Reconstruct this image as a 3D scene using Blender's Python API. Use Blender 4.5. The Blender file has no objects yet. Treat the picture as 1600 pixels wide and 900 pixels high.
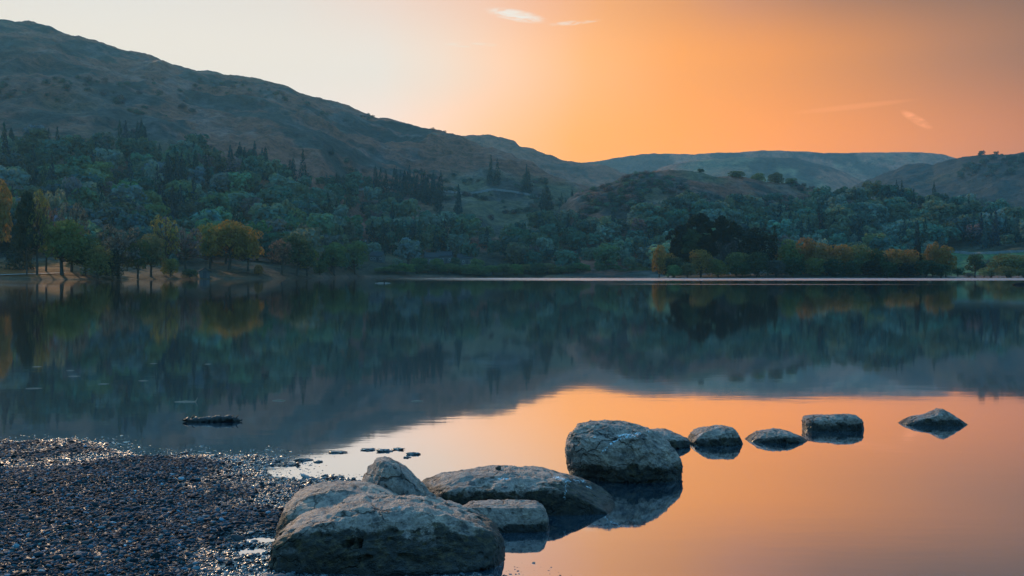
import bpy, bmesh, math, random
import numpy as np

rng = np.random.default_rng(11)
random.seed(11)
scene = bpy.context.scene
COL = scene.collection
F, CAMH, HOR = 1555.0, 1.4, 429.5      # focal length in photo pixels, eye height (m), horizon row


def P(px, py, y):
    """photo column / row at depth y -> world point"""
    return ((px - 800) / F * y, y, CAMH + (HOR - py) / F * y)


def G(px, py):
    """photo column / row -> point on the water level"""
    y = CAMH * F / (py - HOR)
    return ((px - 800) / F * y, y)


def lin(r, g, b):
    f = lambda c: (c / 255 / 12.92) if c / 255 <= 0.04045 else ((c / 255 + 0.055) / 1.055) ** 2.4
    return (f(r), f(g), f(b), 1.0)


# ------------------------------------------------------------------ noise
def _hash(ix, iy, iz, seed):
    h = (ix.astype(np.int64) * 374761393 + iy.astype(np.int64) * 668265263 + iz.astype(np.int64) * 2147483647 + seed * 974634721) & 0xFFFFFFFF
    h = ((h ^ (h >> 13)) * 1274126177) & 0xFFFFFFFF
    h = ((h ^ (h >> 16)) * 2246822519) & 0xFFFFFFFF
    return ((h ^ (h >> 15)) & 0xFFFFFF) / float(0xFFFFFF)


def vnoise(p, seed=0):
    i = np.floor(p).astype(np.int64)
    f = p - i
    u = f * f * f * (f * (f * 6 - 15) + 10)
    r = 0
    for dx in (0, 1):
        for dy in (0, 1):
            for dz in (0, 1):
                w = (u[:, 0] if dx else 1 - u[:, 0]) * (u[:, 1] if dy else 1 - u[:, 1]) * (u[:, 2] if dz else 1 - u[:, 2])
                r = r + w * _hash(i[:, 0] + dx, i[:, 1] + dy, i[:, 2] + dz, seed)
    return r * 2 - 1


def fbm(p, octaves=4, seed=0, gain=0.5, ridged=False):
    a, s, r = 1.0, 1.0, 0
    for o in range(octaves):
        n = vnoise(p * s + o * 17.3, seed + o)
        r = r + a * ((1 - 2 * np.abs(n)) if ridged else n)
        a *= gain
        s *= 2.03
    return r


def sstep(a, b, x):
    t = np.clip((x - a) / (b - a), 0, 1)
    return t * t * (3 - 2 * t)


# ------------------------------------------------------------------ object helpers
def tag(o, label=None, cat=None, group=None, kind=None):
    if label: o["label"] = label
    if cat: o["category"] = cat
    if group: o["group"] = group
    if kind: o["kind"] = kind
    return o


def empty(name, loc=(0, 0, 0)):
    o = bpy.data.objects.new(name, None)
    o.location = loc
    o.empty_display_size = 0.1
    COL.objects.link(o)
    return o


def link(name, me, parent=None):
    o = bpy.data.objects.new(name, me)
    COL.objects.link(o)
    if parent: o.parent = parent
    return o


def np_mesh(name, v, faces, mats=(), smooth=True, attrs=None, mat_idx=None):
    """faces: (N,3) or (N,4) int array"""
    v = np.asarray(v, dtype=np.float32)
    faces = np.asarray(faces, dtype=np.int32)
    me = bpy.data.meshes.new(name)
    n, k = faces.shape
    me.vertices.add(len(v)); me.vertices.foreach_set("co", v.ravel())
    me.loops.add(n * k); me.loops.foreach_set("vertex_index", faces.ravel())
    me.polygons.add(n)
    me.polygons.foreach_set("loop_start", np.arange(n, dtype=np.int32) * k)
    me.polygons.foreach_set("loop_total", np.full(n, k, dtype=np.int32))
    if mat_idx is not None: me.polygons.foreach_set("material_index", np.asarray(mat_idx, dtype=np.int32))
    me.polygons.foreach_set("use_smooth", np.full(n, smooth, dtype=bool))
    for m in mats: me.materials.append(m)
    for nm, arr in (attrs or {}).items():
        arr = np.asarray(arr, dtype=np.float32)
        if arr.ndim == 1:
            me.attributes.new(nm, "FLOAT", "POINT").data.foreach_set("value", arr)
        else:
            if arr.shape[1] == 3: arr = np.concatenate([arr, np.ones((len(arr), 1), np.float32)], 1)
            me.attributes.new(nm, "FLOAT_COLOR", "POINT").data.foreach_set("color", arr.ravel())
    me.update(calc_edges=True)
    me.validate()
    return me


def grid_faces(nr, nc):
    a = np.arange(nr * nc).reshape(nr, nc)
    return np.stack([a[:-1, :-1], a[:-1, 1:], a[1:, 1:], a[1:, :-1]], -1).reshape(-1, 4)


def ico(sub):
    bm = bmesh.new()
    bmesh.ops.create_icosphere(bm, subdivisions=sub, radius=1)
    v = np.array([x.co[:] for x in bm.verts]); f = np.array([[q.index for q in x.verts] for x in bm.faces])
    bm.free()
    return v, f


# ------------------------------------------------------------------ node helpers
class NT:
    def __init__(self, tree):
        self.t = tree; self.n = tree.nodes; self.l = tree.links
        self.n.clear()

    def node(self, typ, **kw):
        x = self.n.new(typ)
        for k, v in kw.items(): setattr(x, k, v)
        return x

    def put(self, sock, val):
        if val is None: return
        if isinstance(val, bpy.types.NodeSocket): self.l.new(val, sock)
        else: sock.default_value = val

    def math(self, op, a, b=None, c=None, clamp=False):
        x = self.node("ShaderNodeMath", operation=op, use_clamp=clamp)
        self.put(x.inputs[0], a); self.put(x.inputs[1], b); self.put(x.inputs[2], c)
        return x.outputs[0]

    def smooth(self, v, a, b, lo=0.0, hi=1.0):
        x = self.node("ShaderNodeMapRange", interpolation_type="SMOOTHSTEP")
        self.put(x.inputs[0], v); x.inputs[1].default_value = a; x.inputs[2].default_value = b
        x.inputs[3].default_value = lo; x.inputs[4].default_value = hi
        return x.outputs[0]

    def mix(self, fac, a, b, blend="MIX"):
        x = self.node("ShaderNodeMix", data_type="RGBA", blend_type=blend)
        self.put(x.inputs[0], fac); self.put(x.inputs[6], a); self.put(x.inputs[7], b)
        return x.outputs[2]

    def noise(self, vec, scale, detail=4, rough=0.55, dist=0.0):
        x = self.node("ShaderNodeTexNoise")
        self.put(x.inputs["Vector"], vec)
        x.inputs["Scale"].default_value = scale; x.inputs["Detail"].default_value = detail
        x.inputs["Roughness"].default_value = rough; x.inputs["Distortion"].default_value = dist
        return x.outputs[0]

    def voronoi(self, vec, scale, feature="F1"):
        x = self.node("ShaderNodeTexVoronoi", feature=feature)
        self.put(x.inputs["Vector"], vec); x.inputs["Scale"].default_value = scale
        return x.outputs["Distance"]

    def ramp(self, fac, stops):
        x = self.node("ShaderNodeValToRGB")
        self.put(x.inputs[0], fac)
        e = x.color_ramp.elements
        while len(e) > 1: e.remove(e[-1])
        e[0].position = stops[0][0]; e[0].color = stops[0][1]
        for p, c in stops[1:]:
            k = e.new(p); k.color = c
        return x.outputs[0]

    def scale(self, vec, s):
        x = self.node("ShaderNodeMapping")
        self.put(x.inputs[0], vec); x.inputs[3].default_value = s
        return x.outputs[0]

    def attr(self, name, out="Color"):
        return self.node("ShaderNodeAttribute", attribute_name=name).outputs[out]

    def bump(self, h, dist, strength=1.0, normal=None):
        x = self.node("ShaderNodeBump")
        x.inputs["Strength"].default_value = strength; x.inputs["Distance"].default_value = dist
        self.put(x.inputs["Height"], h)
        if normal is not None: self.put(x.inputs["Normal"], normal)
        return x.outputs[0]

    def principled(self, color, rough=0.8, spec=0.3, normal=None):
        x = self.node("ShaderNodeBsdfPrincipled")
        self.put(x.inputs["Base Color"], color); self.put(x.inputs["Roughness"], rough)
        self.put(x.inputs["Specular IOR Level"], spec)
        if normal is not None: self.put(x.inputs["Normal"], normal)
        return x.outputs[0]

    def out(self, shader, slot="Surface"):
        x = self.node("ShaderNodeOutputMaterial")
        self.l.new(shader, x.inputs[slot])


def material(name):
    m = bpy.data.materials.new(name)
    m.use_nodes = True
    return m, NT(m.node_tree)


def plain(name, col, rough=0.8, var=0.35, nscale=3.0, spec=0.3):
    m, t = material(name)
    co = t.node("ShaderNodeTexCoord").outputs["Object"]
    n = t.noise(co, nscale, 5)
    c = t.mix(n, tuple(x * (1 - var) for x in col[:3]) + (1,), tuple(min(1, x * (1 + var)) for x in col[:3]) + (1,))
    t.out(t.principled(c, rough, spec, t.bump(n, 0.02, 0.5)))
    return m


# ------------------------------------------------------------------ materials
def hill_material(name, tex_scale=1.0):
    m, t = material(name)
    pos = t.node("ShaderNodeNewGeometry").outputs["Position"]
    base = t.attr("tone")
    n1 = t.noise(pos, 0.02 * tex_scale, 6, 0.62)
    n2 = t.noise(pos, 0.11 * tex_scale, 5, 0.65)
    n3 = t.noise(pos, 0.5 * tex_scale, 3, 0.6)
    k = t.math("ADD", t.math("MULTIPLY", n1, 0.55), t.math("ADD", t.math("MULTIPLY", n2, 1.0), t.math("MULTIPLY", n3, 0.65)))
    c = t.mix(1.0, t.mix(1.0, base, (0.72, 0.60, 0.60, 1), "MULTIPLY"), t.ramp(t.math("MULTIPLY", k, 0.5), [(0.42, (0.30, 0.42, 0.44, 1)), (0.53, (0.95, 0.95, 0.95, 1)), (0.64, (1.75, 1.55, 1.4, 1))]), "MULTIPLY")
    h = t.math("ADD", t.math("MULTIPLY", n1, 2.0), t.math("ADD", n2, t.math("MULTIPLY", n3, 0.35)))
    t.out(t.principled(c, 0.95, 0.05, t.bump(h, 5.0 / tex_scale, 0.8)))
    return m


def leaf_material(name, source):
    m, t = material(name)
    co = t.node("ShaderNodeTexCoord").outputs["Object"]
    if source == "object":
        base = t.node("ShaderNodeObjectInfo").outputs["Color"]
    else:
        base = t.attr("tone")
    n = t.noise(co, 0.3 if source != "object" else 4.0, 3, 0.6)
    c = t.mix(1.0, base, t.ramp(n, [(0.3, (0.55, 0.6, 0.6, 1)), (0.5, (1, 1, 1, 1)), (0.72, (1.7, 1.5, 1.2, 1))]), "MULTIPLY")
    d = t.node("ShaderNodeBsdfDiffuse"); t.put(d.inputs[0], c)
    tr = t.node("ShaderNodeBsdfTranslucent"); t.put(tr.inputs[0], t.mix(1.0, c, (1.25, 1.0, 0.55, 1), "MULTIPLY"))
    x = t.node("ShaderNodeMixShader"); x.inputs[0].default_value = 0.4
    t.l.new(d.outputs[0], x.inputs[1]); t.l.new(tr.outputs[0], x.inputs[2])
    t.out(x.outputs[0])
    return m


M_LEAF = leaf_material("leaf", "object")
M_WOODLEAF = leaf_material("wood_leaf", "attr")
M_BARK = plain("bark", (0.045, 0.035, 0.028), 0.95, 0.4, 4.0, 0.1)


def rock_material():
    m, t = material("boulder_stone")
    co = t.node("ShaderNodeTexCoord").outputs["Object"]
    geo = t.node("ShaderNodeNewGeometry")
    z = t.node("ShaderNodeSeparateXYZ"); t.l.new(geo.outputs["Position"], z.inputs[0]); z = z.outputs[2]
    rnd = t.node("ShaderNodeObjectInfo").outputs["Random"]
    n1 = t.noise(co, 3.2, 7, 0.68, 0.4)
    n2 = t.noise(co, 14.0, 8, 0.7)
    n3 = t.noise(co, 70.0, 5, 0.65)
    warp = t.node("ShaderNodeVectorMath", operation="ADD"); t.l.new(co, warp.inputs[0])
    wn = t.node("ShaderNodeTexNoise"); t.l.new(co, wn.inputs["Vector"]); wn.inputs["Scale"].default_value = 4.0; wn.inputs["Detail"].default_value = 5
    wsc = t.node("ShaderNodeVectorMath", operation="SCALE"); t.l.new(wn.outputs["Color"], wsc.inputs[0]); wsc.inputs["Scale"].default_value = 0.35
    t.l.new(wsc.outputs[0], warp.inputs[1])
    crack = t.smooth(t.voronoi(t.scale(warp.outputs[0], (1.0, 1.0, 1.7)), 3.6, "DISTANCE_TO_EDGE"), 0.0, 0.035)
    crack = t.math("MAXIMUM", crack, t.smooth(t.noise(co, 2.3, 3), 0.44, 0.56))
    v = t.voronoi(co, 17.0)
    pits = t.smooth(v, 0.12, 0.34)
    pitmask = t.smooth(n1, 0.48, 0.60)
    base = t.ramp(n1, [(0.30, (0.10, 0.095, 0.09, 1)), (0.45, (0.20, 0.185, 0.17, 1)), (0.58, (0.30, 0.27, 0.235, 1)), (0.74, (0.21, 0.165, 0.115, 1))])
    base = t.mix(1.0, base, t.ramp(n2, [(0.36, (0.2, 0.22, 0.25, 1)), (0.47, (0.9, 0.9, 0.9, 1)), (0.6, (1.08, 1.06, 1.02, 1)), (0.72, (1.35, 1.32, 1.25, 1))]), "MULTIPLY")
    base = t.mix(1.0, base, t.ramp(n3, [(0.3, (0.6, 0.6, 0.6, 1)), (0.5, (1, 1, 1, 1)), (0.7, (1.3, 1.3, 1.3, 1))]), "MULTIPLY")
    base = t.mix(1.0, base, (1.20, 0.86, 0.74, 1), "MULTIPLY")
    base = t.mix(crack, t.mix(1.0, base, (0.3, 0.28, 0.26, 1), "MULTIPLY"), base)
    # brown moss and algae: ragged band over the waterline, climbing in patches; shade of the dark fronts painted in
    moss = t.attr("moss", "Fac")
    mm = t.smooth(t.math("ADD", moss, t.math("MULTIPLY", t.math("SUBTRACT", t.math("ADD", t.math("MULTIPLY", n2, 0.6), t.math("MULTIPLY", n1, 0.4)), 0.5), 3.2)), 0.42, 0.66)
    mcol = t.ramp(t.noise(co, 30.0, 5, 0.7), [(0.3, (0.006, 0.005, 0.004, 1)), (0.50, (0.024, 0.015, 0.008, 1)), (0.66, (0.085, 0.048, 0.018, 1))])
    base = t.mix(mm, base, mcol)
    white = t.math("MULTIPLY", t.smooth(t.attr("white", "Fac"), 0.02, 0.3), t.smooth(t.math("ADD", t.attr("white", "Fac"), t.math("MULTIPLY", t.math("SUBTRACT", t.noise(co, 75.0, 4, 0.7), 0.5), 4.5)), 0.66, 0.92))
    base = t.mix(white, base, (0.5, 0.54, 0.55, 1))
    wet = t.smooth(t.math("ADD", z, t.math("MULTIPLY", n2, 0.05)), 0.02, 0.10)
    base = t.mix(wet, t.mix(1.0, base, (0.38, 0.36, 0.34, 1), "MULTIPLY"), base)
    rough = t.math("ADD", t.math("MULTIPLY", wet, 0.42), 0.3)
    h = t.math("ADD", t.math("MULTIPLY", n2, 0.6), t.math("MULTIPLY", n3, 0.16))
    h = t.math("ADD", h, t.math("ADD", t.math("MULTIPLY", t.math("MULTIPLY", pits, 0.5), pitmask), t.math("MULTIPLY", crack, 0.45)))
    t.out(t.principled(base, rough, 0.35, t.bump(h, 0.07, 1.0)))
    return m


M_ROCK = rock_material()


def gravel_material(name, src):
    m, t = material(name)
    co = t.node("ShaderNodeTexCoord").outputs["Object"]
    base = t.attr("tone") if src == "attr" else t.node("ShaderNodeObjectInfo").outputs["Color"]
    n = t.noise(co, 90.0, 4, 0.7)
    c = t.mix(1.0, base, t.ramp(n, [(0.3, (0.6, 0.6, 0.6, 1)), (0.7, (1.35, 1.35, 1.35, 1))]), "MULTIPLY")
    geo = t.node("ShaderNodeNewGeometry")
    z = t.node("ShaderNodeSeparateXYZ"); t.l.new(geo.outputs["Position"], z.inputs[0])
    dry = t.smooth(t.math("ADD", z.outputs[2], t.math("MULTIPLY", t.noise(co, 2.0, 3), 0.016)), 0.018, 0.04)
    c = t.mix(dry, t.mix(1.0, c, (0.42, 0.42, 0.42, 1), "MULTIPLY"), c)
    t.out(t.principled(c, t.math("ADD", t.math("MULTIPLY", dry, 0.6), 0.15), t.math("SUBTRACT", 0.6, t.math("MULTIPLY", dry, 0.53)), t.bump(n, 0.004, 0.5)))
    return m


M_GRAVEL = gravel_material("gravel_stone", "attr")
M_COBBLE = gravel_material("cobble_stone", "object")


def water_material():
    m, t = material("lake_water")
    geo = t.node("ShaderNodeNewGeometry")
    pos = geo.outputs["Position"]
    s = t.node("ShaderNodeSeparateXYZ"); t.l.new(pos, s.inputs[0])
    x, y = s.outputs[0], s.outputs[1]
    lay = t.node("ShaderNodeVectorMath", operation="DOT_PRODUCT")
    t.l.new(geo.outputs["Incoming"], lay.inputs[0]); lay.inputs[1].default_value = (0, 0, 1)
    cosv = t.math("ABSOLUTE", lay.outputs["Value"])
    refl = t.math("SUBTRACT", 1.04, t.math("MULTIPLY", cosv, 1.2), clamp=True)
    # breeze-ruffled bands far out on the lake
    wob = t.noise(t.scale(pos, (0.006, 0.02, 1)), 1.0, 3)
    yy = t.math("ADD", y, t.math("MULTIPLY", t.math("SUBTRACT", wob, 0.5), 60.0))
    band = t.math("MULTIPLY", t.smooth(yy, 236, 256), t.smooth(yy, 480, 440))
    band = t.math("MULTIPLY", band, t.smooth(t.math("SUBTRACT", x, t.math("MULTIPLY", y, -0.16)), -10, 70))
    b2 = t.math("MULTIPLY", t.smooth(yy, 146, 149), t.smooth(yy, 157, 153))
    b2 = t.math("MULTIPLY", b2, t.smooth(x, 2, 24))
    b2 = t.math("MULTIPLY", b2, t.math("MULTIPLY", t.smooth(x, 75, 40), 0.7))
    band = t.math("MAXIMUM", band, b2)
    ripple = t.noise(t.scale(pos, (1.2, 3.2, 1)), 1.0, 3, 0.5)
    fine = t.noise(t.scale(pos, (6.0, 14.0, 1)), 1.0, 2, 0.5)
    near = t.smooth(y, 60, 6)
    h = t.math("MULTIPLY", t.math("ADD", t.math("MULTIPLY", ripple, 1.0), t.math("MULTIPLY", fine, 0.18)), near)
    nrm = t.bump(h, 0.0005, 1.0)
    rough = t.math("ADD", 0.035, t.math("MULTIPLY", band, 0.14))
    gl = t.node("ShaderNodeBsdfGlossy"); t.put(gl.inputs["Color"], (0.98, 0.97, 0.98, 1))
    t.put(gl.inputs["Roughness"], rough); t.put(gl.inputs["Normal"], nrm)
    df = t.node("ShaderNodeBsdfDiffuse"); t.put(df.inputs[0], (0.007, 0.030, 0.046, 1))
    mx = t.node("ShaderNodeMixShader")
    t.put(mx.inputs[0], refl); t.l.new(df.outputs[0], mx.inputs[1]); t.l.new(gl.outputs[0], mx.inputs[2])
    t.out(mx.outputs[0])
    return m


# ------------------------------------------------------------------ world, sun, camera
SUN_AZ, SUN_EL = math.radians(-30.5), math.radians(17.5)


def build_world():
    w = bpy.data.worlds.new("World"); scene.world = w
    w.use_nodes = True
    t = NT(w.node_tree)
    dirn = t.node("ShaderNodeTexCoord").outputs["Generated"]
    s = t.node("ShaderNodeSeparateXYZ"); t.l.new(dirn, s.inputs[0])
    az = t.math("ARCTAN2", s.outputs[0], s.outputs[1])
    el = t.math("ARCSINE", s.outputs[2])
    sky = t.node("ShaderNodeTexSky", sky_type="NISHITA")
    sky.sun_disc = False; sky.sun_elevation = SUN_EL; sky.sun_rotation = SUN_AZ
    sky.air_density = 1.2; sky.dust_density = 1.5; sky.ozone_density = 2.0
    day = t.mix(1.0, sky.outputs[0], (0.22, 0.50, 0.60, 1), "MULTIPLY")
    day = t.mix(1.0, day, t.ramp(s.outputs[2], [(0.0, (0.22, 0.22, 0.22, 1)), (0.25, (0.45, 0.45, 0.45, 1)), (0.6, (1.15, 1.15, 1.15, 1)), (1.0, (1.55, 1.55, 1.55, 1))]), "MULTIPLY")
    # sunset glow across the north-western sky: white by the sun, then peach, orange and dull brown,
    # with the brown coming down from above away from the sun
    A = lambda X: math.atan((X - 800) / F)
    E = lambda X, Y: math.atan((HOR - Y) / F * math.cos(A(X)))
    lowc = [(-700, (70, 95, 110)), (-450, (160, 165, 165)), (-200, (222, 228, 220)), (480, (226, 229, 221)), (610, (240, 224, 202)), (700, (251, 211, 165)), (780, (254, 196, 122)), (900, (255, 177, 50)), (1050, (254, 168, 25)), (1200, (246, 158, 30)), (1350, (230, 146, 38)), (1480, (210, 135, 52)), (1600, (192, 123, 55)), (2000, (120, 95, 90)), (2600, (60, 82, 98))]
    midc = [(-700, (70, 95, 110)), (-450, (160, 165, 165)), (-200, (222, 228, 221)), (590, (227, 231, 224)), (690, (237, 226, 208)), (790, (250, 214, 176)), (920, (254, 190, 112)), (1060, (250, 170, 70)), (1200, (236, 156, 62)), (1350, (208, 140, 68)), (1480, (180, 126, 78)), (1600, (158, 114, 76)), (2000, (100, 92, 92)), (2600, (60, 82, 98))]
    highc = [(-700, (70, 95, 110)), (-450, (150, 155, 160)), (-200, (224, 224, 220)), (150, (230, 232, 226)), (450, (233, 229, 219)), (600, (243, 222, 205)), (750, (250, 208, 178)), (850, (252, 190, 145)), (950, (248, 175, 104)), (1050, (232, 160, 92)), (1150, (205, 144, 102)), (1300, (162, 119, 89)), (1450, (132, 104, 82)), (1600, (117, 97, 80)), (2000, (84, 90, 94)), (2600, (60, 82, 98))]
    a0, a1 = A(-900), A(2800)
    fa = t.math("DIVIDE", t.math("SUBTRACT", az, a0), a1 - a0, clamp=True)
    R = []
    for tab, gain in ((lowc, (1.48, 1.19, 1.15)), (midc, (1.24, 1.06, 0.98)), (highc, (1.05, 0.98, 0.96))):
        R.append(t.mix(1.0, t.ramp(fa, [((A(p) - a0) / (a1 - a0), lin(*c)) for p, c in tab]), gain + (1,), "MULTIPLY"))
    glow = t.mix(t.smooth(el, 0.112, 0.205), R[0], R[1])
    glow = t.mix(t.smooth(el, 0.205, 0.285), glow, R[2])
    d = t.math("MAXIMUM", t.smooth(el, 0.29, 0.75), t.math("MAXIMUM", t.smooth(az, 0.62, 1.0), t.smooth(az, -0.75, -1.15)))
    # wisps of cirrus
    def wisp(a0, e0, la, le, tilt):
        u = t.math("SUBTRACT", az, a0); v = t.math("SUBTRACT", el, e0)
        uu = t.math("ADD", u, t.math("MULTIPLY", v, tilt)); vv = t.math("SUBTRACT", v, t.math("MULTIPLY", u, tilt))
        q = t.math("ADD", t.math("POWER", t.math("DIVIDE", uu, la), 2.0), t.math("POWER", t.math("DIVIDE", vv, le), 2.0))
        return t.smooth(q, 1.0, 0.0)
    cm = t.node("ShaderNodeCombineXYZ"); t.l.new(az, cm.inputs[0]); t.l.new(el, cm.inputs[1])
    cn = t.smooth(t.noise(t.scale(cm.outputs[0], (40, 150, 1)), 1.0, 5, 0.6, 0.8), 0.38, 0.62)
    w1 = t.math("MULTIPLY", wisp(A(806), E(806, 24), 0.036, 0.0068, -0.17), t.math("ADD", 0.10, t.math("MULTIPLY", cn, 0.75)))
    w2 = t.math("MULTIPLY", wisp(A(893), E(893, 36), 0.034, 0.0028, 0.08), t.math("MULTIPLY", cn, 0.5))
    w3 = t.math("MULTIPLY", wisp(A(1432), E(1432, 187), 0.022, 0.0055, -0.65), t.math("ADD", 0.2, t.math("MULTIPLY", cn, 0.5)))
    w4 = t.math("MULTIPLY", wisp(A(1330), E(1330, 167), 0.065, 0.0034, 0.06), 0.2)
    w5 = t.math("MULTIPLY", wisp(A(735), E(735, 70), 0.03, 0.003, 0.0), t.math("MULTIPLY", cn, 0.5))
    glow = t.mix(t.math("MULTIPLY", t.math("MAXIMUM", t.math("MAXIMUM", w1, w2), w5), 0.9), glow, tuple(x * 1.25 for x in lin(226, 230, 222)[:3]) + (1,))
    glow = t.mix(t.math("MAXIMUM", w3, w4), glow, tuple(x * 1.45 for x in lin(250, 158, 96)[:3]) + (1,))
    col = t.mix(d, glow, day)
    bg = t.node("ShaderNodeBackground")
    t.put(bg.inputs[0], col); bg.inputs[1].default_value = 1.0
    o = t.node("ShaderNodeOutputWorld"); t.l.new(bg.outputs[0], o.inputs[0])
    w.cycles.sampling_method = "MANUAL"; w.cycles.sample_map_resolution = 1024

    L = bpy.data.lights.new("sun", "SUN"); L.energy = 3.6; L.angle = math.radians(1.2); L.color = (1.0, 0.64, 0.36)
    so = bpy.data.objects.new("sun", L); COL.objects.link(so)
    from mathutils import Vector
    v = Vector((math.sin(SUN_AZ) * math.cos(SUN_EL), math.cos(SUN_AZ) * math.cos(SUN_EL), math.sin(SUN_EL)))
    so.rotation_euler = v.to_track_quat("Z", "Y").to_euler()
    so.location = (-20, 20, 30)

    cam = bpy.data.cameras.new("camera"); cam.lens = 35 ; cam.sensor_width = 36
    cam.lens = F / 1600 * 36
    cam.shift_y = -(450 - HOR) / 1600
    cam.clip_start = 0.05; cam.clip_end = 40000
    co = bpy.data.objects.new("camera", cam); COL.objects.link(co)
    co.location = (0, 0, CAMH); co.rotation_euler = (math.pi / 2, 0, 0)
    scene.camera = co
    scene.view_settings.view_transform = "Standard"; scene.view_settings.look = "None"
    scene.view_settings.exposure = 0; scene.view_settings.gamma = 1
    scene.view_settings.use_curve_mapping = False
    c = scene.cycles
    c.use_denoising = True; c.use_adaptive_sampling = False
    c.max_bounces = 6; c.diffuse_bounces = 3; c.glossy_bounces = 3; c.transmission_bounces = 3; c.volume_bounces = 0
    c.transparent_max_bounces = 8
    c.sample_clamp_indirect = 4.0; c.sample_clamp_direct = 12.0
    c.caustics_reflective = False; c.caustics_refractive = False


# ------------------------------------------------------------------ hills
class Hill:
    def __init__(self, name, ridge, depth, shore, rows, step, profile, tone, seed, rough=1.0, back=0.35, tex=1.0, px0=None, px1=None, bump_amp=1.0):
        rp = np.array(ridge, float); dp = np.array(depth, float); sp = np.array(shore, float)
        self.cols = np.arange(px0 if px0 is not None else rp[0, 0], (px1 if px1 is not None else rp[-1, 0]) + 0.1, step)
        c = self.cols
        rpy = np.interp(c, rp[:, 0], rp[:, 1]); D = np.interp(c, dp[:, 0], dp[:, 1]); Y0 = np.interp(c, sp[:, 0], sp[:, 1])
        H = CAMH + (HOR - rpy) / F * D
        kk = np.hanning(int(120 / step) | 1); kk /= kk.sum()
        Hs = np.convolve(np.pad(H, len(kk) // 2, "edge"), kk, "valid")
        t = np.concatenate([np.linspace(0, 1, rows) , 1 + np.linspace(0, back, rows // 5)[1:]])
        T, _ = np.meshgrid(t, c, indexing="ij")
        Y = Y0[None] + T * (D - Y0)[None]
        X = (c[None] - 800) / F * Y
        pr = np.interp(np.minimum(T, 1), *zip(*profile))
        over = np.maximum(T - 1, 0)
        blend = np.clip(T, 0, 1) ** 5
        He = Hs[None] * (1 - blend) + H[None] * blend
        Z = -0.4 + pr * (He + 0.4) - over * over * H[None] * 2.6 - over * 0.1 * H[None]
        p = np.stack([X, Y, np.zeros_like(X)], -1).reshape(-1, 3)
        env = (np.clip(T * 5, 0, 1) * np.clip((1 - T) * 5 + 0.04, 0.04, 1)).reshape(-1)
        sz = H.mean()
        n = (fbm(p / (sz * 1.1), 3, seed) * 0.05 * sz + fbm(p / (sz * 0.28), 4, seed + 9, 0.55, True) * 0.02 * sz) * env * rough
        n += fbm(p / 22.0, 3, seed + 20) * 1.6 * bump_amp * np.clip(T * 8, 0, 1).reshape(-1) * np.clip(Y / 1200, 0.5, 4).reshape(-1)
        n += (fbm(p / 48.0, 4, seed + 26, 0.55, True)) * 2.2 * bump_amp * (1 if D.mean() < 1500 else 0.0) * np.clip(T * 3 - 1, 0, 1).reshape(-1) * np.clip(Y / 1300, 0.5, 4).reshape(-1)
        Z = Z + n.reshape(Z.shape)
        self.X, self.Y, self.Z, self.T = X, Y, Z, T
        self.py = HOR - (Z - CAMH) / Y * F
        tn = tone(p, T.reshape(-1), np.broadcast_to(c[None], T.shape).reshape(-1), self.py.reshape(-1), Z.reshape(-1), seed)
        me = np_mesh(name, np.stack([X, Y, Z], -1).reshape(-1, 3), grid_faces(*X.shape), [hill_material(name + "_ground", tex)], True, {"tone": tn})
        self.obj = tag(link(name, me), kind="structure")

    def col(self, px):
        return int(np.clip(round((px - self.cols[0]) / (self.cols[1] - self.cols[0])), 0, len(self.cols) - 1))

    def at(self, px, py):
        """the first ground point seen in that direction, or None"""
        j = self.col(px)
        q = np.where(self.py[:, j] <= py)[0]
        if not len(q): return None
        i = q[0]
        if i == 0: return np.array([self.X[0, j], self.Y[0, j], self.Z[0, j]])
        f = (self.py[i - 1, j] - py) / max(1e-6, self.py[i - 1, j] - self.py[i, j])
        a = lambda A: A[i - 1, j] * (1 - f) + A[i, j] * f
        y = a(self.Y)
        return np.array([(px - 800) / F * y, y, a(self.Z)])

    def z(self, px, y):
        j = self.col(px)
        return float(np.interp(y, self.Y[:, j], self.Z[:, j]))


BRACKEN = np.array((0.165, 0.072, 0.046)); GRASSY = np.array((0.085, 0.085, 0.05)); HEATH = np.array((0.035, 0.042, 0.036))
SCREE = np.array((0.19, 0.175, 0.16)); MEADOW = np.array((0.05, 0.10, 0.045)); GOLDFIELD = np.array((0.12, 0.05, 0.012)); FLOOR = np.array((0.035, 0.04, 0.025))


def mixc(a, b, f):
    return a * (1 - f[:, None]) + b * f[:, None]


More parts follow.
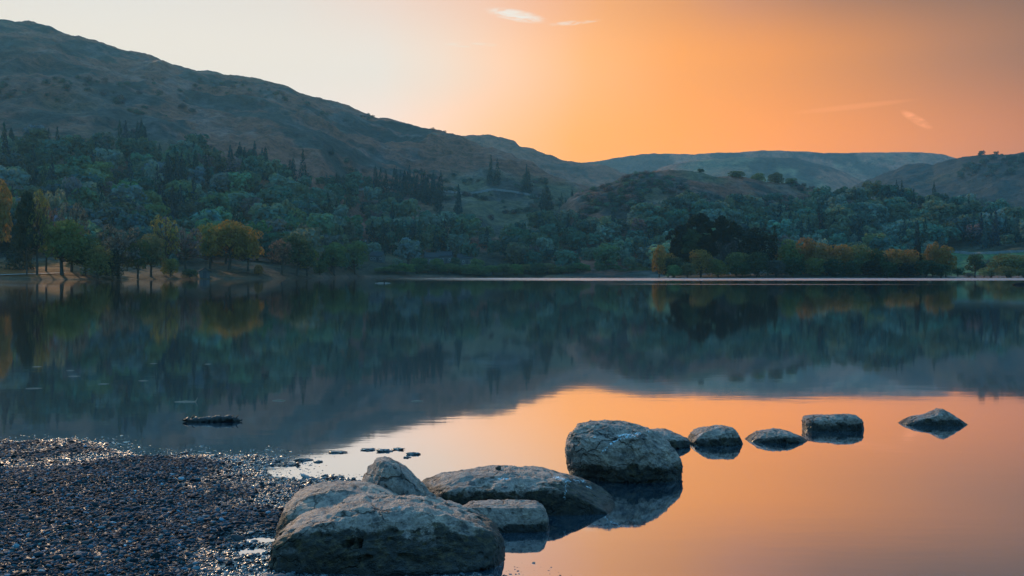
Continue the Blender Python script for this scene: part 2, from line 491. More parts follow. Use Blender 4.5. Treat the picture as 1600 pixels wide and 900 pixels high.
def fell_tone(p, t, px, py, z, seed):
    n = fbm(p / 160.0, 5, 40); n2 = fbm(p / 60.0, 5, 50, 0.6); n3 = fbm(p / np.array([240.0, 120, 1]), 4, 61)
    c = mixc(np.tile(BRACKEN, (len(p), 1)), GRASSY, sstep(-0.1, 0.7, n))
    c = mixc(c, HEATH, sstep(0.12, 0.55, n2 + 0.35 * n3))
    c = mixc(c, SCREE, sstep(0.55, 0.95, fbm(p / 40.0, 5, 77, 0.6, True) * 0.55) * sstep(0.3, 0.6, t) * 0.3)
    c = mixc(c, HEATH, sstep(260, 20, px) * sstep(0.38, 0.55, t) * sstep(0.98, 0.8, t) * sstep(-0.5, 0.3, n2) * 0.8)
    c = mixc(c, BRACKEN * 1.25, sstep(0.90, 0.99, t) * 0.7)  # warm rim light along the crest, painted into the ground tone
    c = mixc(c, FLOOR, sstep(0.12, 0.05, t) * 0.8)
    f = sstep(150, 100, px) * sstep(408, 413, py) * sstep(434.5, 432.5, py)
    c = mixc(c, GOLDFIELD, f)
    f = sstep(335, 345, px) * sstep(440, 400, px) * sstep(424, 426.5, py) * sstep(434, 432, py)
    c = mixc(c, GOLDFIELD * 0.6, f * 0.5)
    f = sstep(470, 500, px) * sstep(760, 700, px) * sstep(429.5, 430.5, py)
    c = mixc(c, np.array((0.10, 0.07, 0.05)), f * sstep(436, 433, py) * 0.8)
    f = sstep(700, 720, px) * sstep(800, 760, px) * sstep(368, 374, py) * sstep(396, 390, py)
    c = mixc(c, BRACKEN * 1.4, f)
    return c


def knoll_tone(p, t, px, py, z, seed):
    n = fbm(p / 90.0, 5, 140); n2 = fbm(p / 45.0, 5, 150, 0.6)
    c = mixc(np.tile(BRACKEN * 0.95, (len(p), 1)), GRASSY, sstep(0.0, 0.7, n))
    c = mixc(c, HEATH, sstep(0.05, 0.45, n2))
    c = mixc(c, SCREE, sstep(0.6, 1.0, fbm(p / 30.0, 5, 177, 0.6, True) * 0.55) * 0.25)
    c = mixc(c, FLOOR, sstep(1280, 1340, px))
    m = sstep(1400, 1480, px) * sstep(392, 397, py)
    c = mixc(c, MEADOW * 1.2, m)
    c = mixc(c, np.array((0.14, 0.10, 0.08)), sstep(1490, 1505, px) * sstep(429, 431, py) * sstep(436, 433, py))
    return c


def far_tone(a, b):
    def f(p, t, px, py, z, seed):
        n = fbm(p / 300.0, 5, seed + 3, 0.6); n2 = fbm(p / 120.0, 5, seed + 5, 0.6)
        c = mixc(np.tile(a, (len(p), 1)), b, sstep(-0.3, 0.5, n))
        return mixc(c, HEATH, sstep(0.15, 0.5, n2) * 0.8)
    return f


def build_hills():
    h = {}
    prof = [(0, 0), (0.012, 0.004), (0.06, 0.018), (0.12, 0.05), (0.25, 0.155), (0.4, 0.31), (0.6, 0.54), (0.8, 0.79), (0.93, 0.955), (1, 1)]
    fell_ridge = [(-700, 150), (-500, 100), (-300, 75), (-120, 55), (-40, 45), (0, 44), (40, 45), (65, 51), (100, 63), (140, 73), (180, 84), (215, 94), (245, 98), (262, 106), (300, 121), (325, 124), (350, 131), (375, 131), (400, 132), (425, 138), (442, 142),
                  (470, 156), (490, 161), (520, 168), (545, 171), (565, 178), (590, 188), (620, 195), (645, 201), (688, 206), (700, 211), (720, 216), (735, 224), (752, 232), (785, 237), (800, 242), (808, 250), (830, 257), (850, 268), (880, 282), (900, 291), (915, 296), (950, 306), (1000, 330), (1060, 365), (1120, 400), (1180, 425)]
    h["fell"] = Hill("fell", fell_ridge,
                     [(-700, 1250), (0, 1300), (400, 1350), (600, 1300), (800, 1150), (900, 1050), (1180, 900)],
                     [(-700, 240), (0, 272), (100, 285), (250, 318), (330, 332), (400, 345), (500, 400), (560, 560), (700, 610), (900, 640), (1180, 640)],
                     230, 2.5, prof, fell_tone, 3, 1.0)
    kn = [(740, 425), (800, 398), (850, 355), (880, 322), (900, 304), (915, 300), (935, 296), (955, 290), (975, 281), (1000, 274), (1030, 271), (1080, 271), (1110, 276), (1118, 279), (1140, 277), (1170, 281), (1200, 286), (1225, 289), (1250, 295), (1275, 302), (1300, 306), (1318, 299), (1335, 300), (1355, 311), (1400, 320), (1450, 324), (1500, 335), (1550, 346), (1600, 355), (1700, 362), (1900, 372)]
    kprof = [(0, 0), (0.03, 0.008), (0.15, 0.05), (0.3, 0.16), (0.5, 0.4), (0.7, 0.68), (0.86, 0.9), (0.95, 0.985), (1, 1)]
    h["knoll"] = Hill("knoll", kn, [(740, 860), (900, 860), (1050, 900), (1250, 940), (1400, 900), (1600, 820), (1900, 760)],
                      [(740, 640), (1000, 610), (1400, 600), (1480, 560), (1600, 500), (1900, 430)], 150, 2.5, kprof, knoll_tone, 8, 0.8)
    lp = [(0, 0), (0.2, 0.1), (0.5, 0.42), (0.8, 0.8), (0.95, 0.985), (1, 1)]
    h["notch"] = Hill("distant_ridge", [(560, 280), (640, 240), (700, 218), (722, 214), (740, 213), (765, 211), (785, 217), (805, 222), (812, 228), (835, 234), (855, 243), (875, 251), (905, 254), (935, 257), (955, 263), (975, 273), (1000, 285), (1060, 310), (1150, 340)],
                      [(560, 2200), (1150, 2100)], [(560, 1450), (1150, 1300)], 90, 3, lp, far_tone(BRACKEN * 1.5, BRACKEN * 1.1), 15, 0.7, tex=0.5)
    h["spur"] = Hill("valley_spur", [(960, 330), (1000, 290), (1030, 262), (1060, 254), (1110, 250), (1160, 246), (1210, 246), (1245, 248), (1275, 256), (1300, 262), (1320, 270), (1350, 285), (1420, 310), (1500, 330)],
                     [(960, 2650), (1500, 2600)], [(960, 1950), (1500, 1950)], 70, 3, lp, far_tone(GRASSY * 1.8, BRACKEN * 1.6), 21, 0.4, tex=0.4, bump_amp=0.35)  # lighter, warmer tones: distance haze painted into the ground
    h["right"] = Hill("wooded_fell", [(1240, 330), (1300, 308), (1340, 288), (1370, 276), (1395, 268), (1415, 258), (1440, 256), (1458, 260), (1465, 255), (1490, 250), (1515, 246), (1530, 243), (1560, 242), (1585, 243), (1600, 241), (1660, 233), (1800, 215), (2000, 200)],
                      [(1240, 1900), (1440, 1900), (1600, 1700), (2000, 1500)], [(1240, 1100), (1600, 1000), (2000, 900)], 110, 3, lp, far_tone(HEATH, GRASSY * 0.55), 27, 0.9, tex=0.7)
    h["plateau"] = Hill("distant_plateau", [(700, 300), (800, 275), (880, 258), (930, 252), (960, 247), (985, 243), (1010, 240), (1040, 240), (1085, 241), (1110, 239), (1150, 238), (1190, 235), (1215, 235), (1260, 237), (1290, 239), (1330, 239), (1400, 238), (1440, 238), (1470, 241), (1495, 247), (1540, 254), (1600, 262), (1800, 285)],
                        [(700, 3400), (1800, 3400)], [(700, 2700), (1800, 2700)], 80, 3, lp, far_tone(BRACKEN * 1.9, GRASSY * 2.0), 33, 0.18, tex=0.3, bump_amp=0.3)  # palest ground tones, with far haze painted in
    return h


# ------------------------------------------------------------------ trees
def quads(c, n, size, r):
    """diamond leaf sprays at c facing n"""
    N = len(c)
    n = n / np.maximum(1e-6, np.linalg.norm(n, axis=1, keepdims=True))
    a = np.cross(n, r.normal(size=(N, 3))); a /= np.maximum(1e-6, np.linalg.norm(a, axis=1, keepdims=True))
    b = np.cross(n, a)
    s = (size * r.uniform(0.6, 1.4, N))[:, None]
    k = r.uniform(0.45, 0.8, N)[:, None]
    v = np.stack([c + a * s, c + b * s * k + n * s * 0.15, c - a * s, c - b * s * k - n * s * 0.15], 1).reshape(-1, 3)
    return v, np.arange(4 * N).reshape(N, 4)


def tube(pts, radii, sides=6):
    pts = np.array(pts, float); n = len(pts)
    d = np.gradient(pts, axis=0); d /= np.maximum(1e-9, np.linalg.norm(d, axis=1, keepdims=True))
    ref = np.array([0.3, 0.9, 0.1]); a = np.cross(d, ref); a /= np.maximum(1e-6, np.linalg.norm(a, axis=1, keepdims=True)); b = np.cross(d, a)
    ang = np.linspace(0, 2 * np.pi, sides, endpoint=False)
    v = (pts[:, None] + np.array(radii)[:, None, None] * (np.cos(ang)[None, :, None] * a[:, None] + np.sin(ang)[None, :, None] * b[:, None])).reshape(-1, 3)
    f = []
    for i in range(n - 1):
        for j in range(sides):
            f.append((i * sides + j, i * sides + (j + 1) % sides, (i + 1) * sides + (j + 1) % sides, (i + 1) * sides + j))
    return v, np.array(f)


def cat(parts):
    vs, fs, o = [], [], 0
    for v, f in parts:
        vs.append(v); fs.append(f + o); o += len(v)
    return np.concatenate(vs), np.concatenate(fs)


def blob_leaves(cs, rs, n, size, r, squash=0.8, low=-0.35):
    out_c, out_n = [], []
    for c, rad in zip(cs, rs):
        m = int(n * rad * rad / np.mean(np.square(rs)))
        d = r.normal(size=(m * 2, 3)); d /= np.linalg.norm(d, axis=1, keepdims=True)
        d = d[d[:, 2] > low][:m]
        rr = rad * r.uniform(0.72, 1.06, len(d)) ** 0.7
        out_c.append(np.array(c) + d * rr[:, None] * np.array([1, 1, squash]))
        out_n.append(d + r.normal(size=d.shape) * (0.55 if n > 60 else 0.3))
    return quads(np.concatenate(out_c), np.concatenate(out_n), size, r)


def tree_shape(kind, seed, detail):
    """unit tree (height 1, width 1): crown and trunk arrays"""
    r = np.random.default_rng(seed)
    hi = detail == "near"
    tr = []
    if kind in ("oak", "round", "slim", "bush", "bare"):
        nb = {"oak": 20, "round": 16, "slim": 13, "bush": 12, "bare": 24}[kind]
        cs, rs = [], []
        z0, z1 = {"oak": (0.30, 0.86), "round": (0.28, 0.86), "slim": (0.2, 0.9), "bush": (0.12, 0.72), "bare": (0.34, 0.88)}[kind]
        for i in range(nb):
            a = i * 2.399 + r.uniform(-0.5, 0.5); q = (i + 0.5) / nb
            z = z0 + (z1 - z0) * q
            prof = math.sqrt(max(0.02, 1 - ((z - (z0 + 0.32 * (z1 - z0))) / (z1 - z0 + 0.12) * 1.25) ** 2))
            rad = {"bare": 0.11, "slim": 0.19, "bush": 0.24}.get(kind, 0.18) * r.uniform(0.75, 1.25)
            ro = max(0, 0.5 - rad) * prof * r.uniform(0.55, 1.0)
            cs.append((math.cos(a) * ro, math.sin(a) * ro, z)); rs.append(rad)
        cs.append((0, 0, (z0 + z1) / 2)); rs.append(0.2)
        n = {"oak": 150, "round": 170, "slim": 190, "bush": 190, "bare": 45}[kind] if hi else {"bare": 14}.get(kind, 42)
        size = (0.028 if kind != "bare" else 0.022) if hi else 0.058
        crown = blob_leaves(cs, rs, n, size, r)
        lean = r.uniform(-0.06, 0.06, 2)
        mid = np.array([lean[0] * 0.5, lean[1] * 0.5, z0 * 0.75])
        w = 0.03 if kind != "slim" else 0.022
        tr.append(tube([(0, 0, -0.06), (lean[0] * 0.2, lean[1] * 0.2, z0 * 0.35), mid, (lean[0], lean[1], z0 + 0.3), (lean[0] * 1.3, lean[1], z1)], [w * 1.5, w * 1.1, w, w * 0.55, w * 0.15], 7))
        for c in cs[: (len(cs) if hi else 4)]:
            c = np.array(c); s = mid + (np.array([lean[0], lean[1], z1]) - mid) * max(0, min(0.75, (c[2] - z0) * 0.9))
            m = (s + c) / 2 + np.array([0, 0, -0.03]) + r.normal(size=3) * 0.015
            tr.append(tube([s, m, c], [w * 0.5, w * 0.32, w * 0.12], 5))
            if kind == "bare" and hi:
                for _ in range(7):
                    e = c + r.normal(size=3) * 0.075 + np.array([0, 0, 0.05])
                    tr.append(tube([m + (c - m) * r.uniform(0.2, 1), (c + e) / 2 + r.normal(size=3) * 0.012, e], [w * 0.16, w * 0.12, w * 0.05], 4))
    elif kind == "pine":
        cs, rs = [], []
        for i in range(22):
            q = i / 21; a = i * 2.399 + r.uniform(-.4, .4); z = 0.34 + 0.6 * q
            ro = (0.40 - 0.30 * max(0, q - 0.45)) * r.uniform(0.2, 1.0) * (1 if q < 0.9 else 0.3)
            cs.append((math.cos(a) * ro, math.sin(a) * ro, z)); rs.append(r.uniform(0.09, 0.155) * (1.15 - 0.3 * q))
        crown = blob_leaves(cs, rs, 330 if hi else 40, 0.021 if hi else 0.05, r, 0.6, -0.5)
        tr.append(tube([(0, 0, -0.05), (0.01, 0, 0.3), (-0.01, 0.01, 0.65), (0, 0, 0.95)], [0.022, 0.018, 0.012, 0.004], 7))
        for c in cs:
            tr.append(tube([(0, 0, c[2] - 0.07), (c[0] * 0.5, c[1] * 0.5, c[2] - 0.03), c], [0.007, 0.005, 0.002], 4))
    else:  # spire conifer
        cc, nn = [], []
        lv = 34 if hi else 17
        for i in range(lv):
            q = i / (lv - 1); z = 0.06 + 0.93 * q; R = 0.5 * (1 - q) ** 0.85 * r.uniform(0.75, 1.1) + 0.015
            m = max(5, int((70 if hi else 26) * (1 - q) + 5))
            a = r.uniform(0, 2 * np.pi, m); rr = R * r.uniform(0.35, 1.0, m) ** 0.6
            rr *= 1 + 0.22 * np.sin(a * 5 + i * 2.1)
            cc.append(np.stack([np.cos(a) * rr, np.sin(a) * rr, z - rr * 0.25 + r.uniform(-0.012, 0.012, m)], 1))
            nn.append(np.stack([np.cos(a) * 0.75, np.sin(a) * 0.75, np.full(m, 0.75)], 1) + r.normal(size=(m, 3)) * 0.4)
        crown = quads(np.concatenate(cc), np.concatenate(nn), 0.032 if hi else 0.06, r)
        tr.append(tube([(0, 0, -0.05), (0, 0, 0.5), (0, 0, 0.97)], [0.022, 0.014, 0.002], 6))
    return crown, cat(tr)


WOODS = {"green": (0.041, 0.089, 0.071), "deep": (0.025, 0.056, 0.052), "olive": (0.068, 0.089, 0.061), "pale": (0.086, 0.124, 0.107), "brown": (0.077, 0.057, 0.064), "grey": (0.057, 0.065, 0.079), "spruce": (0.012, 0.032, 0.036)}  # leaf tones with the blue of distant haze mixed in
NEAR = {}
FARP = {}
KINDS = ("oak", "round", "slim", "bush", "bare", "pine", "spire")
for ki, k in enumerate(KINDS):
    NEAR[k] = []; FARP[k] = []
    for s in range(3 if k in ("oak", "round", "slim", "bush") else 2):
        c, tk = tree_shape(k, 100 + ki * 10 + s, "near")
        NEAR[k].append((np_mesh(k + "_crown", *c, [M_LEAF], False), np_mesh(k + "_trunk", *tk, [M_BARK], True)))
    for s in range(4):
        FARP[k].append(tree_shape(k, 300 + ki * 10 + s, "far"))


def far_mesh(k, s, cache={}):
    if (k, s) not in cache:
        (cv, cf), (tv, tf) = FARP[k][s]
        v, f = cat([(cv, cf), (tv, tf)])
        cache[(k, s)] = np_mesh(k + "_far", v, f, [M_LEAF, M_BARK], False, None, np.concatenate([np.zeros(len(cf), int), np.ones(len(tf), int)]))
    return cache[(k, s)]


TONES = {"green": (0.072, 0.107, 0.046), "deep": (0.042, 0.068, 0.036), "olive": (0.111, 0.111, 0.046), "pale": (0.137, 0.163, 0.078), "gold": (0.19, 0.105, 0.035),
         "rust": (0.195, 0.111, 0.039), "dark": (0.026, 0.034, 0.026), "spruce": (0.023, 0.047, 0.039), "grey": (0.078, 0.085, 0.081), "brown": (0.111, 0.075, 0.058)}


def near_tree(name, kind, pos, w, h, tone, label, cat_, group, seed, jitter=0.12, dim=1.0):
    r = random.Random(seed)
    root = empty(name, pos)
    root.scale = (w, w * 0.95, h)
    root.rotation_euler = (0, 0, r.uniform(0, 6.28))
    protos = NEAR[kind]
    cm, tm = protos[seed % len(protos)]
    c = link("crown", cm, root); c.color = tuple(x * dim * r.uniform(1 - jitter, 1 + jitter) for x in TONES[tone]) + (1,)
    link("trunk", tm, root)
    return tag(root, label, cat_, group)


# ------------------------------------------------------------------ boulders
def boulder(label, outline, y_mid, half_depth, seed, sub=6, e=0.72, cuts=(), amp=0.05, moss_shade_h=0.1, white=None, zc=0.35, tilt=0.0, name="boulder", n_cuts=9, moss_patch=0.0, floor=-0.25, pits=0.0):
    """outline: photo points of the silhouette from left base over the top to right base, at depth y_mid"""
    pts = np.array([[P(x, y, y_mid)[0], P(x, y, y_mid)[2]] for x, y in outline])
    xl, xr = pts[0, 0], pts[-1, 0]; w = xr - xl
    bottom = np.array([[xr - 0.06 * w, floor * 0.6], [xr - 0.25 * w, floor], [xl + 0.25 * w, floor], [xl + 0.06 * w, floor * 0.6]])
    poly = np.concatenate([pts, bottom])
    zt = pts[:, 1].max()
    cx, cz = (xl + xr) / 2, max(0.0, zt * zc)
    rel = poly - np.array([cx, cz])
    th = np.arctan2(rel[:, 1], rel[:, 0]); o = np.argsort(th); rel = rel[o]; th = th[o]
    # star-shaped radius by ray / edge intersection
    v, f = ico(sub)
    ang = np.arctan2(v[:, 2], v[:, 0])
    tab = np.linspace(-np.pi, np.pi, 1440)
    dirs = np.stack([np.cos(tab), np.sin(tab)], 1)
    best = np.zeros(len(tab))
    A = rel; B = np.roll(rel, -1, axis=0)
    for a, b in zip(A, B):
        d = b - a
        den = dirs[:, 0] * d[1] - dirs[:, 1] * d[0]
        den = np.where(np.abs(den) < 1e-12, 1e-12, den)
        tt = (a[0] * d[1] - a[1] * d[0]) / den
        uu = (a[0] * dirs[:, 1] - a[1] * dirs[:, 0]) / den
        ok = (uu >= -1e-6) & (uu <= 1 + 1e-6) & (tt > 0)
        best = np.where(ok, np.maximum(best, tt), best)
    ker = np.hanning(15); ker /= ker.sum()
    best = np.convolve(np.concatenate([best[-8:], best, best[:8]]), ker, "same")[8:-8]
    Pr = np.interp(ang, tab, best)
    m = np.sqrt(v[:, 0] ** 2 + v[:, 2] ** 2)
    q = np.stack([np.cos(ang) * Pr * m ** e, np.sign(v[:, 1]) * np.abs(v[:, 1]) ** e * half_depth, np.sin(ang) * Pr * m ** e], 1)
    r = np.random.default_rng(seed)
    S = (w + zt) / 2
    ext = np.array([w / 2, half_depth, max(zt - cz, 0.05)])
    planes = list(cuts)
    for _ in range(n_cuts):
        n = r.normal(size=3); n[1] -= 0.4; n[0] *= 0.6; n /= np.linalg.norm(n)
        planes.append((n, r.uniform(0.80, 0.95)))
    for n, k in planes:
        n = np.array(n, float); n /= np.linalg.norm(n)
        sup = (q @ n).max()
        ex = q @ n - sup * k
        q = q - np.where(ex > 0, ex * 0.86, 0)[:, None] * n
    nrm = q / ext; nrm /= np.linalg.norm(nrm, axis=1, keepdims=True)
    pp = q / S * 2.2 + seed * 7.1
    disp = fbm(pp, 4, seed, 0.5) * amp * 0.55 + (fbm(pp * np.array([1.6, 1.6, 3.0]) * 1.7, 4, seed + 5, 0.55, True) - 0.3) * amp * 0.28 + fbm(pp * 9, 3, seed + 8) * amp * 0.13
    if pits:
        pn = fbm(pp * 5.5, 2, seed + 31); pa = sstep(-0.1, 0.4, fbm(pp * 1.3, 2, seed + 37))
        disp -= sstep(0.42, 0.8, pn) * pits * pa
    q = q + nrm * (disp * S)[:, None]
    world = q + np.array([cx, y_mid, cz])
    zz = world[:, 2]
    mo = sstep(moss_shade_h * 2.1, moss_shade_h * 0.3, zz) * 0.95 + moss_patch * sstep(0.1, 0.5, fbm(pp * 1.5, 4, seed + 44)) * sstep(0.95, 0.5, zz / max(zt, 0.01))
    wh = np.zeros(len(q))
    if white:
        spx = 800 + world[:, 0] / world[:, 1] * F; spy = HOR - (world[:, 2] - CAMH) / world[:, 1] * F
        for line, wd in white:
            line = np.array(line, float)
            for a, b in zip(line[:-1], line[1:]):
                d = b - a; t = np.clip(((spx - a[0]) * d[0] + (spy - a[1]) * d[1]) / max(1e-6, (d @ d)), 0, 1)
                ds = np.hypot(spx - a[0] - t * d[0], spy - a[1] - t * d[1])
                wh = np.maximum(wh, sstep(wd * 1.2, wd * 0.1, ds) * 0.8)
    org = np.array([cx, y_mid, 0.0])
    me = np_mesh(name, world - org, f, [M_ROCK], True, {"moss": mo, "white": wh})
    ob = link(name, me); ob.location = org
    return tag(ob, label, "boulder", "boulders running out from the shore")


def build_boulders():
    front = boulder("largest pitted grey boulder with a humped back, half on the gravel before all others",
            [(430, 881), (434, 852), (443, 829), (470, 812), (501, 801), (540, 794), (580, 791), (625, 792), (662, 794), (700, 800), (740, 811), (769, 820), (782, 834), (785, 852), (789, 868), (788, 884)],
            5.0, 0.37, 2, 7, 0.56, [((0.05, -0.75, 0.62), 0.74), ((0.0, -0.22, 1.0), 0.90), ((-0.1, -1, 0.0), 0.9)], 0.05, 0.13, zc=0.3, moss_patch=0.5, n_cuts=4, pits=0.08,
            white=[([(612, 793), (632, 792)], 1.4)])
    hump = boulder("rear hump",
            [(438, 842), (442, 812), (450, 788), (464, 773), (490, 763), (520, 759), (550, 761), (580, 767), (605, 777), (622, 788), (634, 800), (640, 825)],
            5.42, 0.34, 14, 6, 0.66, [((0, -0.5, 1), 0.85)], 0.032, 0.12, zc=0.3, n_cuts=4)
    bm = bmesh.new(); bm.from_mesh(front.data)
    off = hump.location - front.location
    b2 = bmesh.new(); b2.from_mesh(hump.data); bmesh.ops.translate(b2, verts=b2.verts, vec=off)
    tmp = bpy.data.meshes.new("hump"); b2.to_mesh(tmp); b2.free(); bm.from_mesh(tmp); bm.to_mesh(front.data); bm.free()
    bpy.data.objects.remove(hump)
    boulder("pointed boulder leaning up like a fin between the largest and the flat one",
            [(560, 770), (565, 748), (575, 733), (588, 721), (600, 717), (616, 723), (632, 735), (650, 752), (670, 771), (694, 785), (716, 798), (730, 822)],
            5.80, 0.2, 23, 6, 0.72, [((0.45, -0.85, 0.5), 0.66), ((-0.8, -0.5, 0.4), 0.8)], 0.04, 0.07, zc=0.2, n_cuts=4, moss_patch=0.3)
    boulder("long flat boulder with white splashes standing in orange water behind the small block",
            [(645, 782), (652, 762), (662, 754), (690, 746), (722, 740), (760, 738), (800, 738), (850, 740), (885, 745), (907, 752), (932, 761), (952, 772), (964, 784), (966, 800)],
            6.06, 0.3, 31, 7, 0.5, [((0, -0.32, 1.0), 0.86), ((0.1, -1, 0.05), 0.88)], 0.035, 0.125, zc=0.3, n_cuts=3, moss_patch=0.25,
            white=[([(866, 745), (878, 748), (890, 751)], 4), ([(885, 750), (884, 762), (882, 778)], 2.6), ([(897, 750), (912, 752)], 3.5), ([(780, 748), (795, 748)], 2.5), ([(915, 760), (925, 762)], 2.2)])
    boulder("small squared grey block lying in front of the long flat boulder",
            [(716, 818), (720, 796), (735, 788), (762, 786), (800, 786), (838, 787), (849, 793), (854, 808), (858, 826)],
            5.54, 0.14, 42, 6, 0.5, [((0, -0.85, 0.5), 0.84), ((0, -0.1, 1), 0.93)], 0.035, 0.035, zc=0.35, n_cuts=4, floor=-0.2)
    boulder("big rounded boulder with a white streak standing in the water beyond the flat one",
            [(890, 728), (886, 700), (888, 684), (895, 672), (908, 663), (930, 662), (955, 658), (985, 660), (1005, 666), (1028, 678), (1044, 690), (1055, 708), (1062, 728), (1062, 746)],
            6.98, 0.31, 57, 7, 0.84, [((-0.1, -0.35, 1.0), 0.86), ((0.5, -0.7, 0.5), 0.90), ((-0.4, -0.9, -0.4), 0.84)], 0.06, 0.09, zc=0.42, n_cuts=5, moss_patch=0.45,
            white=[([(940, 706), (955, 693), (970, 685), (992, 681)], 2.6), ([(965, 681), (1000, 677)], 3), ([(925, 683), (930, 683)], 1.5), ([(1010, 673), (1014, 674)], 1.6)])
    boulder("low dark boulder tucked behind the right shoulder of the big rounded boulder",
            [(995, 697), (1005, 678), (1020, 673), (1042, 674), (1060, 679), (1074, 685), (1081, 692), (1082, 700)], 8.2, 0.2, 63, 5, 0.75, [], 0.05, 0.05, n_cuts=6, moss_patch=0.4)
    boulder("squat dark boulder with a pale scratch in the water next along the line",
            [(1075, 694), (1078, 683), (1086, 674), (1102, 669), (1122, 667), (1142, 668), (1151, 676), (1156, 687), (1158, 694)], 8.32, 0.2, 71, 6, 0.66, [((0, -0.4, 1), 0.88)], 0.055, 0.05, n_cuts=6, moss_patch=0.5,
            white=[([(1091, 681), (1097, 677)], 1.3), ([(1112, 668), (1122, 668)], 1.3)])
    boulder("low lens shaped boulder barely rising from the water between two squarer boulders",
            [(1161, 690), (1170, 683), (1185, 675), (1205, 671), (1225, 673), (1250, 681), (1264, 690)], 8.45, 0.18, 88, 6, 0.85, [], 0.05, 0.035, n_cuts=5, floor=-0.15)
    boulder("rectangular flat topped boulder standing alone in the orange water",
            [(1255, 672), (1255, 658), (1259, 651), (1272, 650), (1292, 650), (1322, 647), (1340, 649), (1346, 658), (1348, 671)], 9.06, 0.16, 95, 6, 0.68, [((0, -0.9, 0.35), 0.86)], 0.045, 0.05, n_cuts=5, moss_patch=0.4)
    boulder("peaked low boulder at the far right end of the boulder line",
            [(1402, 664), (1412, 657), (1428, 651), (1446, 649), (1457, 645), (1469, 638), (1484, 647), (1498, 654), (1513, 664)], 9.36, 0.16, 104, 6, 0.9, [((0, -1, 0.25), 0.7)], 0.04, 0.045, n_cuts=3, floor=-0.15)


